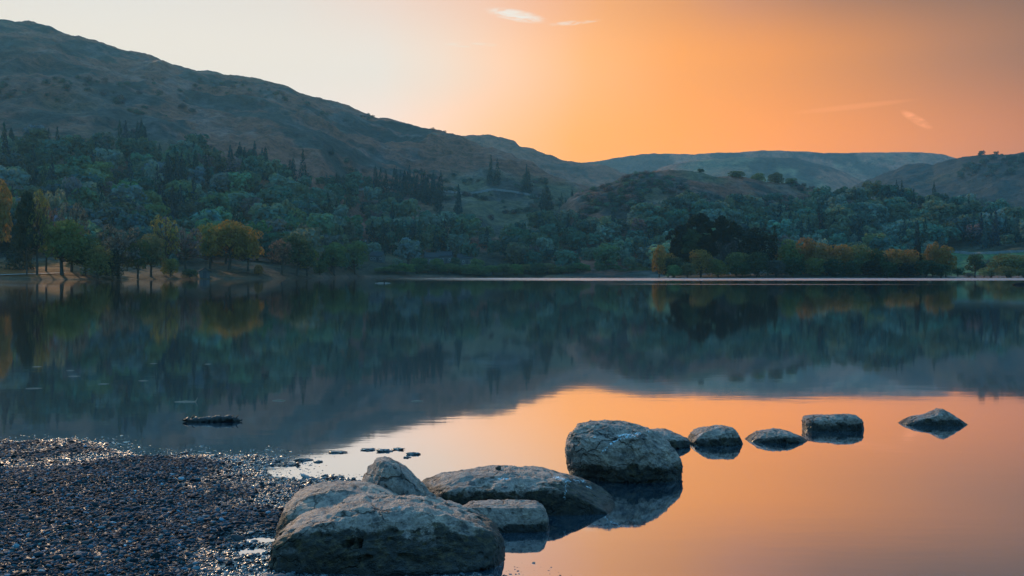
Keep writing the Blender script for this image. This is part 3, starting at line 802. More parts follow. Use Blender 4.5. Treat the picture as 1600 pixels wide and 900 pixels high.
# ------------------------------------------------------------------ beach
def build_beach():
    shore_px = [(-900, 716), (-300, 698), (0, 693), (60, 690), (120, 691), (178, 690), (186, 700), (196, 708), (235, 712), (262, 706), (300, 705), (330, 711), (400, 712), (440, 713), (470, 714),
                (455, 720), (428, 732), (432, 741), (480, 745), (540, 749), (590, 757), (560, 800), (470, 850), (520, 897), (720, 902), (790, 905), (900, 960)]
    land = [G(*p) for p in shore_px] + [(2.5, 1.5), (3.5, -8), (-14, -8), (-14, 7.4)]
    L = np.array(land)

    def sdist(x, y):
        pt = np.stack([x, y], 1); best = np.full(len(x), 1e9); ins = np.zeros(len(x), bool)
        for i in range(len(L)):
            a, b = L[i], L[(i + 1) % len(L)]; d = b - a
            t = np.clip(((pt - a) @ d) / (d @ d), 0, 1)
            best = np.minimum(best, np.hypot(*(pt - a - t[:, None] * d).T))
            c = ((a[1] > y) != (b[1] > y)) & (x < (b[0] - a[0]) * (y - a[1]) / (b[1] - a[1] + 1e-12) + a[0])
            ins ^= c
        return np.where(ins, best, -best)

    puddles = [(G(412, 842), 0.09, 0.03), (G(392, 861), 0.07, 0.022), (G(352, 842), 0.035, 0.02)]

    def hz(x, y):
        p0 = np.stack([x, y, np.zeros_like(x)], 1)
        d = sdist(x, y) + (fbm(p0 * 2.6, 4, 15, 0.6) * 0.16 - 0.02) * sstep(-0.5, -1.2, x)
        p = np.stack([x, y, np.zeros_like(x)], 1)
        z = np.where(d > 0, 0.002 + 0.085 * (1 - np.exp(-d / 1.8)), d * 0.10 - 0.012)
        z = np.maximum(z, -1.0)
        z = z + fbm(p * 1.1, 3, 5) * 0.018 * np.clip(d * 2 + 0.6, 0.15, 1) + fbm(p * 5, 2, 6) * 0.006
        for (c, rx, ry) in puddles:
            g = np.exp(-(((x - c[0]) / rx) ** 2 + ((y - c[1]) / (ry * 2.4)) ** 2))
            z = z * (1 - g) + (-0.045) * g
        return z, d

    xs = np.arange(-13, 6.01, 0.06); ys = np.arange(-8, 14.01, 0.06)
    X, Y = np.meshgrid(xs, ys); Z, D = hz(X.ravel(), Y.ravel())
    m, t = material("wet_grit")
    pos = t.node("ShaderNodeNewGeometry").outputs["Position"]
    n = t.noise(pos, 60, 5, 0.7)
    t.out(t.principled(t.ramp(n, [(0.3, (0.006, 0.006, 0.006, 1)), (0.6, (0.02, 0.019, 0.018, 1)), (0.75, (0.05, 0.048, 0.045, 1))]), 0.55, 0.4, t.bump(n, 0.02, 1.0)))
    me = np_mesh("beach", np.stack([X.ravel(), Y.ravel(), Z], 1), grid_faces(*X.shape), [m])
    tag(link("beach", me), kind="structure")

    # gravel: tens of thousands of pebbles in one heap
    N = 360000
    y = rng.uniform(4.1, 9.3, N); u = rng.uniform(-120, 900, N)
    keep = rng.uniform(0, 1, N) < (y / 9.3)
    y, u = y[keep], u[keep]
    x = (u - 800) / F * y
    z, d = hz(x, y)
    ok = (d > -0.55) & ((d > -0.03) | (rng.uniform(0, 1, len(d)) < np.exp(d * 6) * 0.22)) & (z > -0.045)
    x, y, z, d = x[ok], y[ok], z[ok], d[ok]
    n = len(x)
    rad = np.exp(rng.normal(math.log(0.0051), 0.45, n))
    rad = np.clip(rad, 0.0028, 0.017)
    sc = np.stack([rad * rng.uniform(0.9, 1.6, n), rad * rng.uniform(0.8, 1.2, n), rad * rng.uniform(0.32, 0.75, n)], 1)
    pal = np.array([(0.20, 0.22, 0.24), (0.28, 0.29, 0.30), (0.12, 0.13, 0.145), (0.40, 0.40, 0.39), (0.17, 0.15, 0.13), (0.055, 0.055, 0.06), (0.24, 0.18, 0.13)])
    tone = np.array((0.55, 0.95, 1.12)) * 0.15 * pal[rng.choice(len(pal), n, p=[0.26, 0.2, 0.22, 0.07, 0.11, 0.10, 0.04])] * np.exp(rng.normal(-0.1, 0.6, (n, 1)))
    lift = sc[:, 2] * rng.uniform(-0.5, 1.2, n)
    sh = d < -0.03
    z = np.where(sh, np.maximum(z, -sc[:, 2] * rng.uniform(0.0, 1.2, n)), z); lift = np.where(sh, 0, lift)

    def emit(sel, sub):
        bv, bf = ico(sub)
        k = int(sel.sum())
        V = np.repeat(bv[None], k, 0)
        V = V * (1 + 0.28 * (rng.uniform(-1, 1, (k, 1, 3)) * bv[None] ** 2)) * rng.uniform(0.80, 1.16, (k, len(bv), 1))
        V = V * sc[sel][:, None]
        a = rng.uniform(0, 6.28, k); tx = rng.normal(0, 0.42, k)
        ct, st = np.cos(tx)[:, None], np.sin(tx)[:, None]
        yy = V[..., 1] * ct - V[..., 2] * st; z2 = V[..., 1] * st + V[..., 2] * ct
        c, s = np.cos(a)[:, None], np.sin(a)[:, None]
        xx = V[..., 0] * c - yy * s; yy = V[..., 0] * s + yy * c
        W = np.stack([xx + x[sel][:, None], yy + y[sel][:, None], z2 + (z + lift)[sel][:, None]], -1).reshape(-1, 3)
        Fc = (bf[None] + (np.arange(k) * len(bv))[:, None, None]).reshape(-1, 3)
        T = np.repeat(tone[sel], len(bv), 0)
        return W, Fc, T

    near = rad > 0.0095
    W1, F1, T1 = emit(near & (y < 6), 2); W2, F2, T2 = emit(~(near & (y < 6)), 1)
    me = np_mesh("gravel", np.concatenate([W1, W2]), np.concatenate([F1, F2 + len(W1)]), [M_GRAVEL], False, {"tone": np.concatenate([T1, T2])})
    tag(link("gravel", me), "dark wet grey pebbles covering the whole beach", "gravel", kind="stuff")

    # bigger cobbles lying loose on the gravel
    bv, bf = ico(3)
    meshes = []
    for i in range(6):
        q = bv * (1 + 0.22 * fbm(bv * 1.1 + i * 9, 3, 200 + i)[:, None]) * np.array([1.25, 0.95, 0.62])
        meshes.append(np_mesh("cobble", q, bf, [M_COBBLE]))
    rr = random.Random(3)
    spots = [(420, 893, 10), (436, 897, 12), (453, 890, 7), (465, 899, 9), (692, 898, 8), (372, 836, 8)]
    for _ in range(34):
        py = rr.uniform(760, 892); spots.append((rr.uniform(0, 400), py, rr.uniform(2.5, 5) * (py - HOR) / 420))
    for i, (px, py, rp) in enumerate(spots):
        gx, gy = G(px, py + 12); zz = float(hz(np.array([gx]), np.array([gy]))[0][0])
        o = link("cobble", meshes[i % 6]); s = rp / F * gy
        o.location = (gx, gy, zz + s * 0.45); o.scale = (s, s, s); o.rotation_euler = (random.uniform(-.25, .25), random.uniform(-.25, .25), random.uniform(0, 6.28))
        g = random.uniform(0.03, 0.11); o.color = (g * 0.92, g, g * 1.06, 1)
        tag(o, "grey rounded cobble lying loose on the darker gravel", "cobble", "bigger cobbles lying loose on the gravel")

    sv, sf = ico(4)
    # stones breaking the surface in the shallows
    small = [("dark ragged stone awash in orange shallows, leftmost of the three in a row", (575, 703, 13, 3)), ("dark stone awash in orange shallows, middle of the three in a row", (601, 705, 14, 4.5)),
             ("dark stone awash in orange shallows, right end of the row of three", (622, 702, 12, 3.5)), ("round dark stone alone in orange water above the fin boulder", (646, 710, 9, 4)),
             ("tiny dark stone just below and left of the round dark one", (636, 715, 7, 2.5)), ("pale slab of stone tilted at the gravel edge by the orange pool", (478, 746, 9, 5)),
             ("small dark stone at the pool edge nearest the fin boulder", (529, 746, 10, 4)), ("small dark stone in the pool left of the one nearest the fin boulder", (507, 744, 5, 3)),
             ("flat dark stone awash at the far mouth of the pool", (527, 707, 16, 2.5)), ("dark stone in the middle of the pool", (497, 722, 6, 3)), ("dark stone at the left end of the pool beside the gravel spit", (473, 719, 12, 4))]
    for i, (lab, (px, py, w, h)) in enumerate(small):
        gx, gy = G(px, py); s = w / F * gy; hh = h / F * gy * 1.5
        q = sv * (1 + 0.42 * fbm(sv * 1.9 + i * 5, 4, 320 + i, 0.6)[:, None]) * np.array([s * random.uniform(0.7, 1.0), s * 0.6, hh * 0.42])
        if "tilted" in lab: q[:, 2] += q[:, 0] * -0.5
        o = link("stone", np_mesh("stone", q, sf, [M_COBBLE])); o.location = (gx, gy, 0.002)
        o.color = (0.25, 0.25, 0.24, 1) if "pale" in lab else (0.05, 0.045, 0.04, 1)
        tag(o, lab, "stone", "stones in the shallows")
    q = bv * (1 + 0.25 * fbm(bv * 1.3 + 77, 3, 400)[:, None]) * np.array([0.016, 0.014, 0.014])
    o = link("pebble", np_mesh("pebble", q, bf, [M_COBBLE])); o.location = P(779, 728, 6.1); o.color = (0.06, 0.045, 0.035, 1)
    tag(o, "tiny dark pebble perched on top of the long flat boulder", "pebble")
    PERCH.append(o)
    return hz


PERCH = []


# ------------------------------------------------------------------ floating things
def build_floating():
    bark = plain("wet_driftwood", (0.010, 0.007, 0.005), 0.6, 0.5, 25.0, 0.3)
    gx, gy = G(332, 659)
    L = 92 / F * gy
    n = 44
    xs = np.linspace(-L / 2, L / 2, n)
    rr = 0.032 * np.clip(1 - np.abs(xs / (L / 2)) ** 6, 0.25, 1) * (1 + 0.25 * np.sin(xs * 30) * np.cos(xs * 11))
    v, f = tube(np.stack([xs, 0.012 * np.sin(xs * 7), 0.006 * np.sin(xs * 13)], 1), rr, 16)
    v = v + (fbm(v * 38, 3, 9) * 0.013)[:, None] * np.array([0.3, 1, 1])
    root = empty("driftwood_log", (gx, gy, 0.018))
    link("trunk", np_mesh("log", v, f, [bark]), root)
    for bx, ln in ((-0.2, 0.03), (0.05, 0.035), (0.17, 0.03), (0.22, 0.04)):
        tv, tf = tube([(bx, 0, 0.01), (bx + 0.01, 0.005, 0.03), (bx + 0.03, 0.01, 0.022 + ln * 0.7)], [0.009, 0.006, 0.002], 6)
        link("branch_stub", np_mesh("stub", tv, tf, [bark]), root)
    tag(root, "black sodden log floating on blue water off the gravel beach", "log")

    streak_pale = plain("streak_pale", (0.3, 0.22, 0.16), 0.6, 0.2, 20, 0.3)  # pale stems added in place of glint streaks on the water
    items = [(58, 573, 14, "near the left edge, farthest out"), (110, 579, 12, "shorter upper one of the close pair"), (116, 588, 18, "longer lower one of the close pair"), (53, 607, 24, "longest one near the left edge"), (162, 600, 16, "between the close pair and the single one to its right"),
             (224, 595, 15, "straight out beyond the left tip of the log"), (240, 568, 11, "farthest out of those above the log"), (325, 569, 10, "far out above the right end of the log"), (436, 626, 20, "alone to the right of and beyond the log"), (652, 627, 18, "rightmost, toward the sunset reflection")]
    for px, py, w, lab in items:
        gx, gy = G(px, py); l = w / F * gy
        tv, tf = tube([(-l / 2, 0, 0.003), (-l / 6, 0.004, 0.005), (l / 5, -0.004, 0.004), (l / 2, 0.003, 0.003)], [0.0015, 0.004, 0.004, 0.001], 6)
        o = link("floating_glint", np_mesh("glint", tv, tf, [streak_pale])); o.location = (gx, gy, 0); o.rotation_euler = (0, 0, random.uniform(0.0, 0.35))
        tag(o, "thin pale reed stem standing in for a light streak, " + lab, "glint", "reed stems standing in for light streaks on the dark water")
    gx, gy = G(290, 628); l = 34 / F * gy
    root = empty("tipped_glint", (gx, gy, 0))  # added shape in place of a streak with a raised tip
    tv, tf = tube([(-l / 2, 0, 0.003), (0, 0.005, 0.006), (l / 2, 0, 0.004)], [0.002, 0.006, 0.004], 6)
    link("stem", np_mesh("stem", tv, tf, [streak_pale]), root)
    tv, tf = tube([(l / 2 - 0.02, 0, 0.003), (l / 2, 0, 0.02), (l / 2 + 0.012, 0, 0.05)], [0.004, 0.005, 0.002], 6)
    link("side_shoot", np_mesh("side_shoot", tv, tf, [streak_pale]), root)
    tag(root, "pale twig with an upturned end, standing in for a light streak just beyond the log", "glimmer")

    # log adrift far out, with two upright stubs
    y = 165.0
    root = empty("drifting_branch", ((598 - 800) / F * y, y, 0.02))
    tv, tf = tube([(-1.25, 0, 0), (-0.5, 0, 0.05), (0.5, 0, 0.04), (1.3, 0, 0.0)], [0.04, 0.09, 0.09, 0.03], 8)
    link("trunk", np_mesh("branch", tv, tf, [plain("pale_driftwood", (0.25, 0.2, 0.17), 0.7)]), root)
    for bx, hh, r0 in ((-0.95, 0.55, 0.07), (0.25, 0.28, 0.14)):
        tv, tf = tube([(bx, 0, 0), (bx + 0.03, 0, hh * 0.6), (bx, 0, hh)], [r0, r0 * 0.9, r0 * 0.4], 8)
        link("stub", np_mesh("stub", tv, tf, [bark]), root)
    tag(root, "thin pale branch adrift far out on the lake with two dark upright stubs", "driftwood")
    y = 140.0
    bv, bf = ico(4)
    q = bv * (1 + 0.22 * fbm(bv * 1.5 + 3, 4, 500)[:, None]) * np.array([1.3, 0.8, 0.34])
    o = link("skerry_rock", np_mesh("skerry", q, bf, [plain("wet_black_rock", (0.012, 0.01, 0.009), 0.9, 0.3, 3.0, 0.05)])); o.location = ((1596 - 800) / F * y, y, 0.02)
    tag(o, "low black rock breaking the lake surface at the right edge, far out", "rock")


# ------------------------------------------------------------------ buildings
def box(x0, x1, y0, y1, z0, z1):
    v = np.array([(x, y, z) for z in (z0, z1) for y in (y0, y1) for x in (x0, x1)], float)
    f = np.array([(0, 2, 3, 1), (4, 5, 7, 6), (0, 1, 5, 4), (2, 6, 7, 3), (0, 4, 6, 2), (1, 3, 7, 5)])
    return v, f


def house(name, pos, w, d, h, rot, wall, roof, label, cat_, group=None, n_win=3, gable_front=False, storeys=2, door=True, chim=1):
    root = empty(name, pos)
    root.rotation_euler = (0, 0, rot)
    g = w * 0.32 if gable_front else d * 0.42
    if gable_front:
        v = np.array([(-w / 2, -d / 2, -1), (w / 2, -d / 2, -1), (w / 2, d / 2, -1), (-w / 2, d / 2, -1), (-w / 2, -d / 2, h), (w / 2, -d / 2, h), (w / 2, d / 2, h), (-w / 2, d / 2, h), (0, -d / 2, h + g), (0, d / 2, h + g)])
        tri = [(4, 5, 8), (6, 7, 9)]
    else:
        v = np.array([(-w / 2, -d / 2, -1), (w / 2, -d / 2, -1), (w / 2, d / 2, -1), (-w / 2, d / 2, -1), (-w / 2, -d / 2, h), (w / 2, -d / 2, h), (w / 2, d / 2, h), (-w / 2, d / 2, h), (-w / 2, 0, h + g), (w / 2, 0, h + g)])
        tri = [(7, 4, 8), (5, 6, 9)]
    bm = bmesh.new(); vs = [bm.verts.new(p) for p in v]
    for q in [(0, 1, 5, 4), (1, 2, 6, 5), (2, 3, 7, 6), (3, 0, 4, 7)] + tri: bm.faces.new([vs[i] for i in q])
    me = bpy.data.meshes.new("wall"); bm.to_mesh(me); bm.free(); me.materials.append(wall)
    link("wall", me, root)
    ov, th = 0.35, 0.18
    bm = bmesh.new()
    if gable_front:
        for s in (-1, 1):
            a = [(s * (w / 2 + ov), -d / 2 - ov, h - g * ov / (w / 2)), (0, -d / 2 - ov, h + g), (0, d / 2 + ov, h + g), (s * (w / 2 + ov), d / 2 + ov, h - g * ov / (w / 2))]
            lo = [bm.verts.new((p[0], p[1], p[2] + 0.02)) for p in a]; up = [bm.verts.new((p[0], p[1], p[2] + 0.02 + th)) for p in a]
            bm.faces.new(up); bm.faces.new(lo[::-1])
            for i in range(4): bm.faces.new((lo[i], lo[(i + 1) % 4], up[(i + 1) % 4], up[i]))
    else:
        for s in (-1, 1):
            a = [(-w / 2 - ov, s * (d / 2 + ov), h - g * ov / (d / 2)), (w / 2 + ov, s * (d / 2 + ov), h - g * ov / (d / 2)), (w / 2 + ov, 0, h + g), (-w / 2 - ov, 0, h + g)]
            lo = [bm.verts.new((p[0], p[1], p[2] + 0.02)) for p in a]; up = [bm.verts.new((p[0], p[1], p[2] + 0.02 + th)) for p in a]
            bm.faces.new(up); bm.faces.new(lo[::-1])
            for i in range(4): bm.faces.new((lo[i], lo[(i + 1) % 4], up[(i + 1) % 4], up[i]))
    bmesh.ops.recalc_face_normals(bm, faces=bm.faces)
    me = bpy.data.meshes.new("roof"); bm.to_mesh(me); bm.free(); me.materials.append(roof)
    ro = link("roof", me, root)
    for c in range(chim):
        cx = (-w / 2 + 0.6) if c == 0 else (w / 2 - 0.6)
        link("chimney", np_mesh("chimney", *box(cx - 0.4, cx + 0.4, -0.35, 0.35, h + g * 0.6, h + g + 1.1), [wall], False), ro)
    for st in range(storeys):
        for i in range(n_win):
            x = (i + 0.5) / n_win * w - w / 2; z = 0.9 + st * 2.5
            if door and st == 0 and i == n_win // 2: continue
            fr = link("window", np_mesh("window_frame", *box(x - 0.55, x + 0.55, -d / 2 - 0.06, -d / 2 + 0.05, z, z + 1.3), [M_PAINT], False), root)
            link("pane", np_mesh("pane", *box(x - 0.43, x + 0.43, -d / 2 - 0.075, -d / 2 - 0.062, z + 0.12, z + 1.18), [M_GLASS], False), fr)
    if door:
        x = (n_win // 2 + 0.5) / n_win * w - w / 2
        link("door", np_mesh("door", *box(x - 0.6, x + 0.6, -d / 2 - 0.05, -d / 2 + 0.05, -0.6, 2.1), [M_DOOR], False), root)
    return tag(root, label, cat_, group)


M_PAINT = plain("window_paint", (0.35, 0.35, 0.34), 0.6, 0.05)
M_GLASS = plain("window_glass", (0.02, 0.025, 0.03), 0.08, 0.05, 3, 0.6)
M_DOOR = plain("dark_door", (0.02, 0.022, 0.025), 0.6, 0.2)
M_SLATE = plain("slate", (0.03, 0.032, 0.034), 0.95, 0.3, 2.0, 0.05)
M_STONE = plain("house_stone", (0.06, 0.058, 0.055), 0.9, 0.35, 1.5)
M_RENDER = plain("white_render", (0.17, 0.17, 0.165), 0.85, 0.1, 0.8)
M_DRYWALL = plain("dry_stone", (0.14, 0.135, 0.13), 0.95, 0.5, 1.2)


def stone_wall(hill, line, label, h=1.5, tone=None):
    pts = []
    for (a, b) in zip(line[:-1], line[1:]):
        for k in range(12):
            q = k / 12; g = hill.at(a[0] + (b[0] - a[0]) * q, a[1] + (b[1] - a[1]) * q)
            if g is not None: pts.append(g)
    if len(pts) < 3: return
    pts = np.array(pts); n = len(pts)
    pts[:, 2] = np.convolve(np.pad(pts[:, 2], 1, "edge"), [0.25, 0.5, 0.25], "valid")
    d = np.gradient(pts[:, :2], axis=0); d /= np.maximum(1e-6, np.linalg.norm(d, axis=1, keepdims=True)); s = np.stack([-d[:, 1], d[:, 0]], 1) * 0.4
    hh = h + rng.uniform(-0.2, 0.2, n)
    V = np.zeros((n, 4, 3))
    V[:, 0, :2] = pts[:, :2] + s; V[:, 1, :2] = pts[:, :2] - s; V[:, 2, :2] = pts[:, :2] - s * 0.7; V[:, 3, :2] = pts[:, :2] + s * 0.7
    V[:, :2, 2] = pts[:, 2:3] - 1.5; V[:, 2, 2] = pts[:, 2] + hh; V[:, 3, 2] = pts[:, 2] + hh
    f = []
    for i in range(n - 1):
        for j in range(4): f.append((i * 4 + j, i * 4 + (j + 1) % 4, (i + 1) * 4 + (j + 1) % 4, (i + 1) * 4 + j))
    o = link("dry_stone_wall", np_mesh("dry_stone_wall", V.reshape(-1, 3), np.array(f), [tone or M_DRYWALL], False))
    tag(o, label, "stone wall", "dry stone walls on the slopes")


def build_settlement(H):
    fell = H["fell"]
    y = 339.0
    house("boathouse", ((319 - 800) / F * y, y, max(0.4, fell.z(319, y)) + 0.0), 3.4, 6.0, 1.9, 0.35, M_STONE, M_SLATE, "small grey stone boathouse with a dark doorway at the left shore under the golden oak", "boathouse", None, 1, True, 1, True, 0)
    for px, py, w, d, h, rot, wall, lab, grp in [
        (567, 388, 5, 4.5, 2.4, 0.1, M_RENDER, "small pale cottage alone among trees on the slope above the shore", None),
        (590, 409, 8, 6, 3.4, -0.2, M_STONE, "grey stone house half hidden in trees left of the village houses", None),
        (674, 412, 9, 7, 3.8, 0.15, M_STONE, "grey stone village house, left one of the row behind the shore bushes", "houses of the lakeside hamlet"),
        (696, 410, 9, 6.5, 4.0, -0.1, M_STONE, "grey stone village house in the middle of the row behind the shore bushes", "houses of the lakeside hamlet"),
        (727, 413, 10, 6.5, 3.6, 0.05, M_STONE, "grey stone village house, right one of the row behind the shore bushes", "houses of the lakeside hamlet")]:
        g = fell.at(px, py)
        CLEAR.append((px, py, w / g[1] * F))
        house("house", tuple(g + np.array([0, 0, 0.4])), w, d, h, rot, wall, M_SLATE, lab, "house", grp, 4, False, 2 if h > 4 else 1, True, 2)
    stone_wall(fell, [(-60, 219), (0, 217), (40, 219), (75, 222), (112, 231), (150, 240)], "dry stone wall edging the pale strip of pasture high on the left slope", 1.8)
    stone_wall(fell, [(690, 300), (735, 304), (770, 297), (800, 300), (850, 310)], "dry stone wall crossing the bracken right of the conifer plantation", 1.7)
    stone_wall(fell, [(545, 300), (600, 292), (640, 300)], "dry stone wall above the plantation on the bare slope", 1.6)
    stone_wall(H["knoll"], [(1460, 392), (1520, 398), (1600, 394), (1700, 392)], "dry stone wall along the top of the green meadow at the right", 1.6)
    # lakeside path
    m = plain("path_gravel", (0.12, 0.12, 0.12), 0.9, 0.15, 1.0)
    for k, line in enumerate(([(-60, 431.5), (0, 430.5), (60, 428.6), (108, 427)],)):
        pts = []
        for a, b in zip(line[:-1], line[1:]):
            for i in range(10):
                g = fell.at(a[0] + (b[0] - a[0]) * i / 10, a[1] + (b[1] - a[1]) * i / 10)
                if g is not None: pts.append(g)
        pts = np.array(pts)
        if len(pts) < 3: continue
        k2 = np.ones(5) / 5
        sm = np.stack([np.convolve(np.pad(pts[:, i], 2, "edge"), k2, "valid") for i in range(3)], 1)
        V = np.stack([sm + np.array([0, -1.2, 0.16]), sm + np.array([0, 1.6, 0.36])], 1).reshape(-1, 3)
        n = len(sm); f = np.array([(2 * i, 2 * i + 2, 2 * i + 3, 2 * i + 1) for i in range(n - 1)])
        tag(link("path", np_mesh("path", V, f, [m])), kind="structure")


CLEAR = []


# ------------------------------------------------------------------ planting
def inpoly(px, py, poly):
    r = False; n = len(poly)
    for i in range(n):
        a, b = poly[i], poly[(i + 1) % n]
        if (a[1] > py) != (b[1] > py) and px < (b[0] - a[0]) * (py - a[1]) / (b[1] - a[1] + 1e-12) + a[0]: r = not r
    return r


def build_trees(H):
    fell, knoll = H["fell"], H["knoll"]
    r = random.Random(5)
    # ---- lakeside trees at the left: column, top row, base row, width, kind, tone, look
    left = [(-2, 283, 424, 44, "round", "rust", "tall golden leafed tree cut by the left edge of the view"),
            (42, 304, 434, 46, "pine", "dark", "tall dark ragged tree on the left bank, first beside the golden one"),
            (58, 298, 434, 44, "bare", "olive", "tall airy olive brown tree just right of the dark ragged one"),
            (30, 345, 430, 50, "spire", "dark", "black evergreen low behind the two tall trees on the left bank"),
            (72, 318, 432, 36, "bare", "brown", "thin half bare tree with forked trunk right of the tall olive brown tree"),
            (97, 344, 434, 74, "oak", "olive", "broad spreading oak with dark bare limbs and thick trunk on the left bank"),
            (112, 318, 432, 56, "bare", "grey", "leafless grey tree rising behind the spreading oak"),
            (132, 372, 434, 56, "oak", "deep", "low dark tree right beside the spreading oak"),
            (153, 380, 436, 52, "bush", "olive", "low bushy olive tree hanging over the water on the left bank"),
            (186, 352, 436, 72, "bare", "grey", "wide leafless grey blue tree on the left bank"),
            (176, 385, 436, 46, "bush", "dark", "dark bush under the leafless grey blue tree"),
            (215, 376, 436, 40, "round", "deep", "dark green round tree right of the leafless grey blue tree"),
            (236, 368, 435, 48, "round", "olive", "olive round tree in the middle of the left bank"),
            (258, 338, 432, 58, "bare", "olive", "half bare tree with golden twigs above the olive round tree"),
            (290, 356, 432, 54, "bare", "grey", "leafless grey tree between the half bare one and the boathouse oak"),
            (266, 400, 435, 30, "bush", "olive", "small olive bush at the water left of the boathouse"),
            (297, 419, 436, 28, "bush", "deep", "small dark bush beside the boathouse"),
            (328, 350, 429, 46, "oak", "olive", "olive oak behind the boathouse with a bare crooked trunk"),
            (358, 348, 431, 62, "oak", "gold", "golden oak with a broad dome right of the boathouse"),
            (387, 358, 432, 50, "oak", "gold", "golden oak nearest the bare grey gap, right half of the twin domes"),
            (404, 412, 434, 16, "bush", "gold", "little golden bush at the right foot of the twin golden oaks"),
            (440, 374, 434, 46, "bare", "brown", "reddish half bare tree right of the golden oaks"),
            (464, 368, 435, 56, "round", "deep", "dark round tree beside the reddish half bare tree"),
            (480, 385, 435, 34, "round", "olive", "small olive tree right beside the dark round tree"),
            (522, 380, 435, 46, "round", "green", "round green tree on the open grass of the shore"),
            (555, 378, 434, 44, "round", "green", "second round green tree on the shore, right beside the first"),
            (500, 405, 434, 26, "bush", "deep", "dark bush left of the two round green trees")]
    for i, (px, top, base, w, kind, tone, lab) in enumerate(left):
        y = fell.Y[0, fell.col(px)] + (436.5 - base) * 5 + 3
        z = fell.z(px, y)
        h = (CAMH + (HOR - top) / F * y) - z
        near_tree("conifer_tree" if kind == "spire" else ("bush" if kind == "bush" else "broadleaf_tree"), kind, ((px - 800) / F * y, y, z), w / F * y * 1.12, h * 1.05, tone, lab, "bush" if kind == "bush" else "tree", "trees and bushes along the left shore", 10 + i)
    # ---- far shore bushes
    k = 0
    for px in list(range(600, 1016, 17)):
        y = fell.Y[0, fell.col(px)] + r.uniform(10, 22)
        z = max(0.3, fell.z(px, y)); w = r.uniform(26, 48); top = r.uniform(408, 419)
        h = CAMH + (HOR - top) / F * y - z
        near_tree("bush", r.choice(["bush", "bush", "round"]), ((px - 800) / F * y, y, z), w / F * y, h, r.choice(["green", "deep", "green", "olive"]), "rounded green bush in the hedge of bushes along the far shore", "bush", "bushes lining the far shore", 60 + k); k += 1

    for i, (px, top, w, kind, tone, lab) in enumerate([(683, 403, 26, "round", "green", "round tree standing between the left and middle hamlet houses"), (712, 402, 24, "round", "deep", "dark round tree standing between the middle and right hamlet houses"), (745, 404, 30, "oak", "green", "spreading tree right of the hamlet's right house"), (655, 402, 34, "oak", "deep", "dark spreading tree left of the hamlet's left house")]):
        y = fell.Y[0, fell.col(px)] + 24; z = fell.z(px, y); h = CAMH + (HOR - top) / F * y - z
        near_tree("broadleaf_tree", kind, ((px - 800) / F * y, y, z), w / F * y, h, tone, lab, "tree", "trees around the hamlet", 330 + i)
    # ---- island
    poly = []
    ring = []
    for a in np.linspace(0, 2 * np.pi, 120, endpoint=False):
        ring.append((math.cos(a), math.sin(a)))
    rings = [(1.0, -0.4), (0.97, 0.2), (0.9, 0.8), (0.6, 1.6), (0.25, 2.0), (0.02, 2.1)]
    cx, cy = (1262 - 800) / F * 482, 482
    V = []
    for s, z in rings:
        for (c, q) in ring: V.append((cx + c * 75 * s * (1 + 0.03 * math.sin(9 * c + 4 * q)), cy + q * 27 * s, z))
    V = np.array(V); V[:, 2] += fbm(V / 8.0, 3, 70) * 0.2
    n = 120; f = []
    for i in range(len(rings) - 1):
        for j in range(n): f.append((i * n + j, i * n + (j + 1) % n, (i + 1) * n + (j + 1) % n, (i + 1) * n + j))
    tag(link("island", np_mesh("island", V, np.array(f), [plain("island_soil", (0.04, 0.038, 0.026), 0.95, 0.4, 0.3)])), kind="structure")
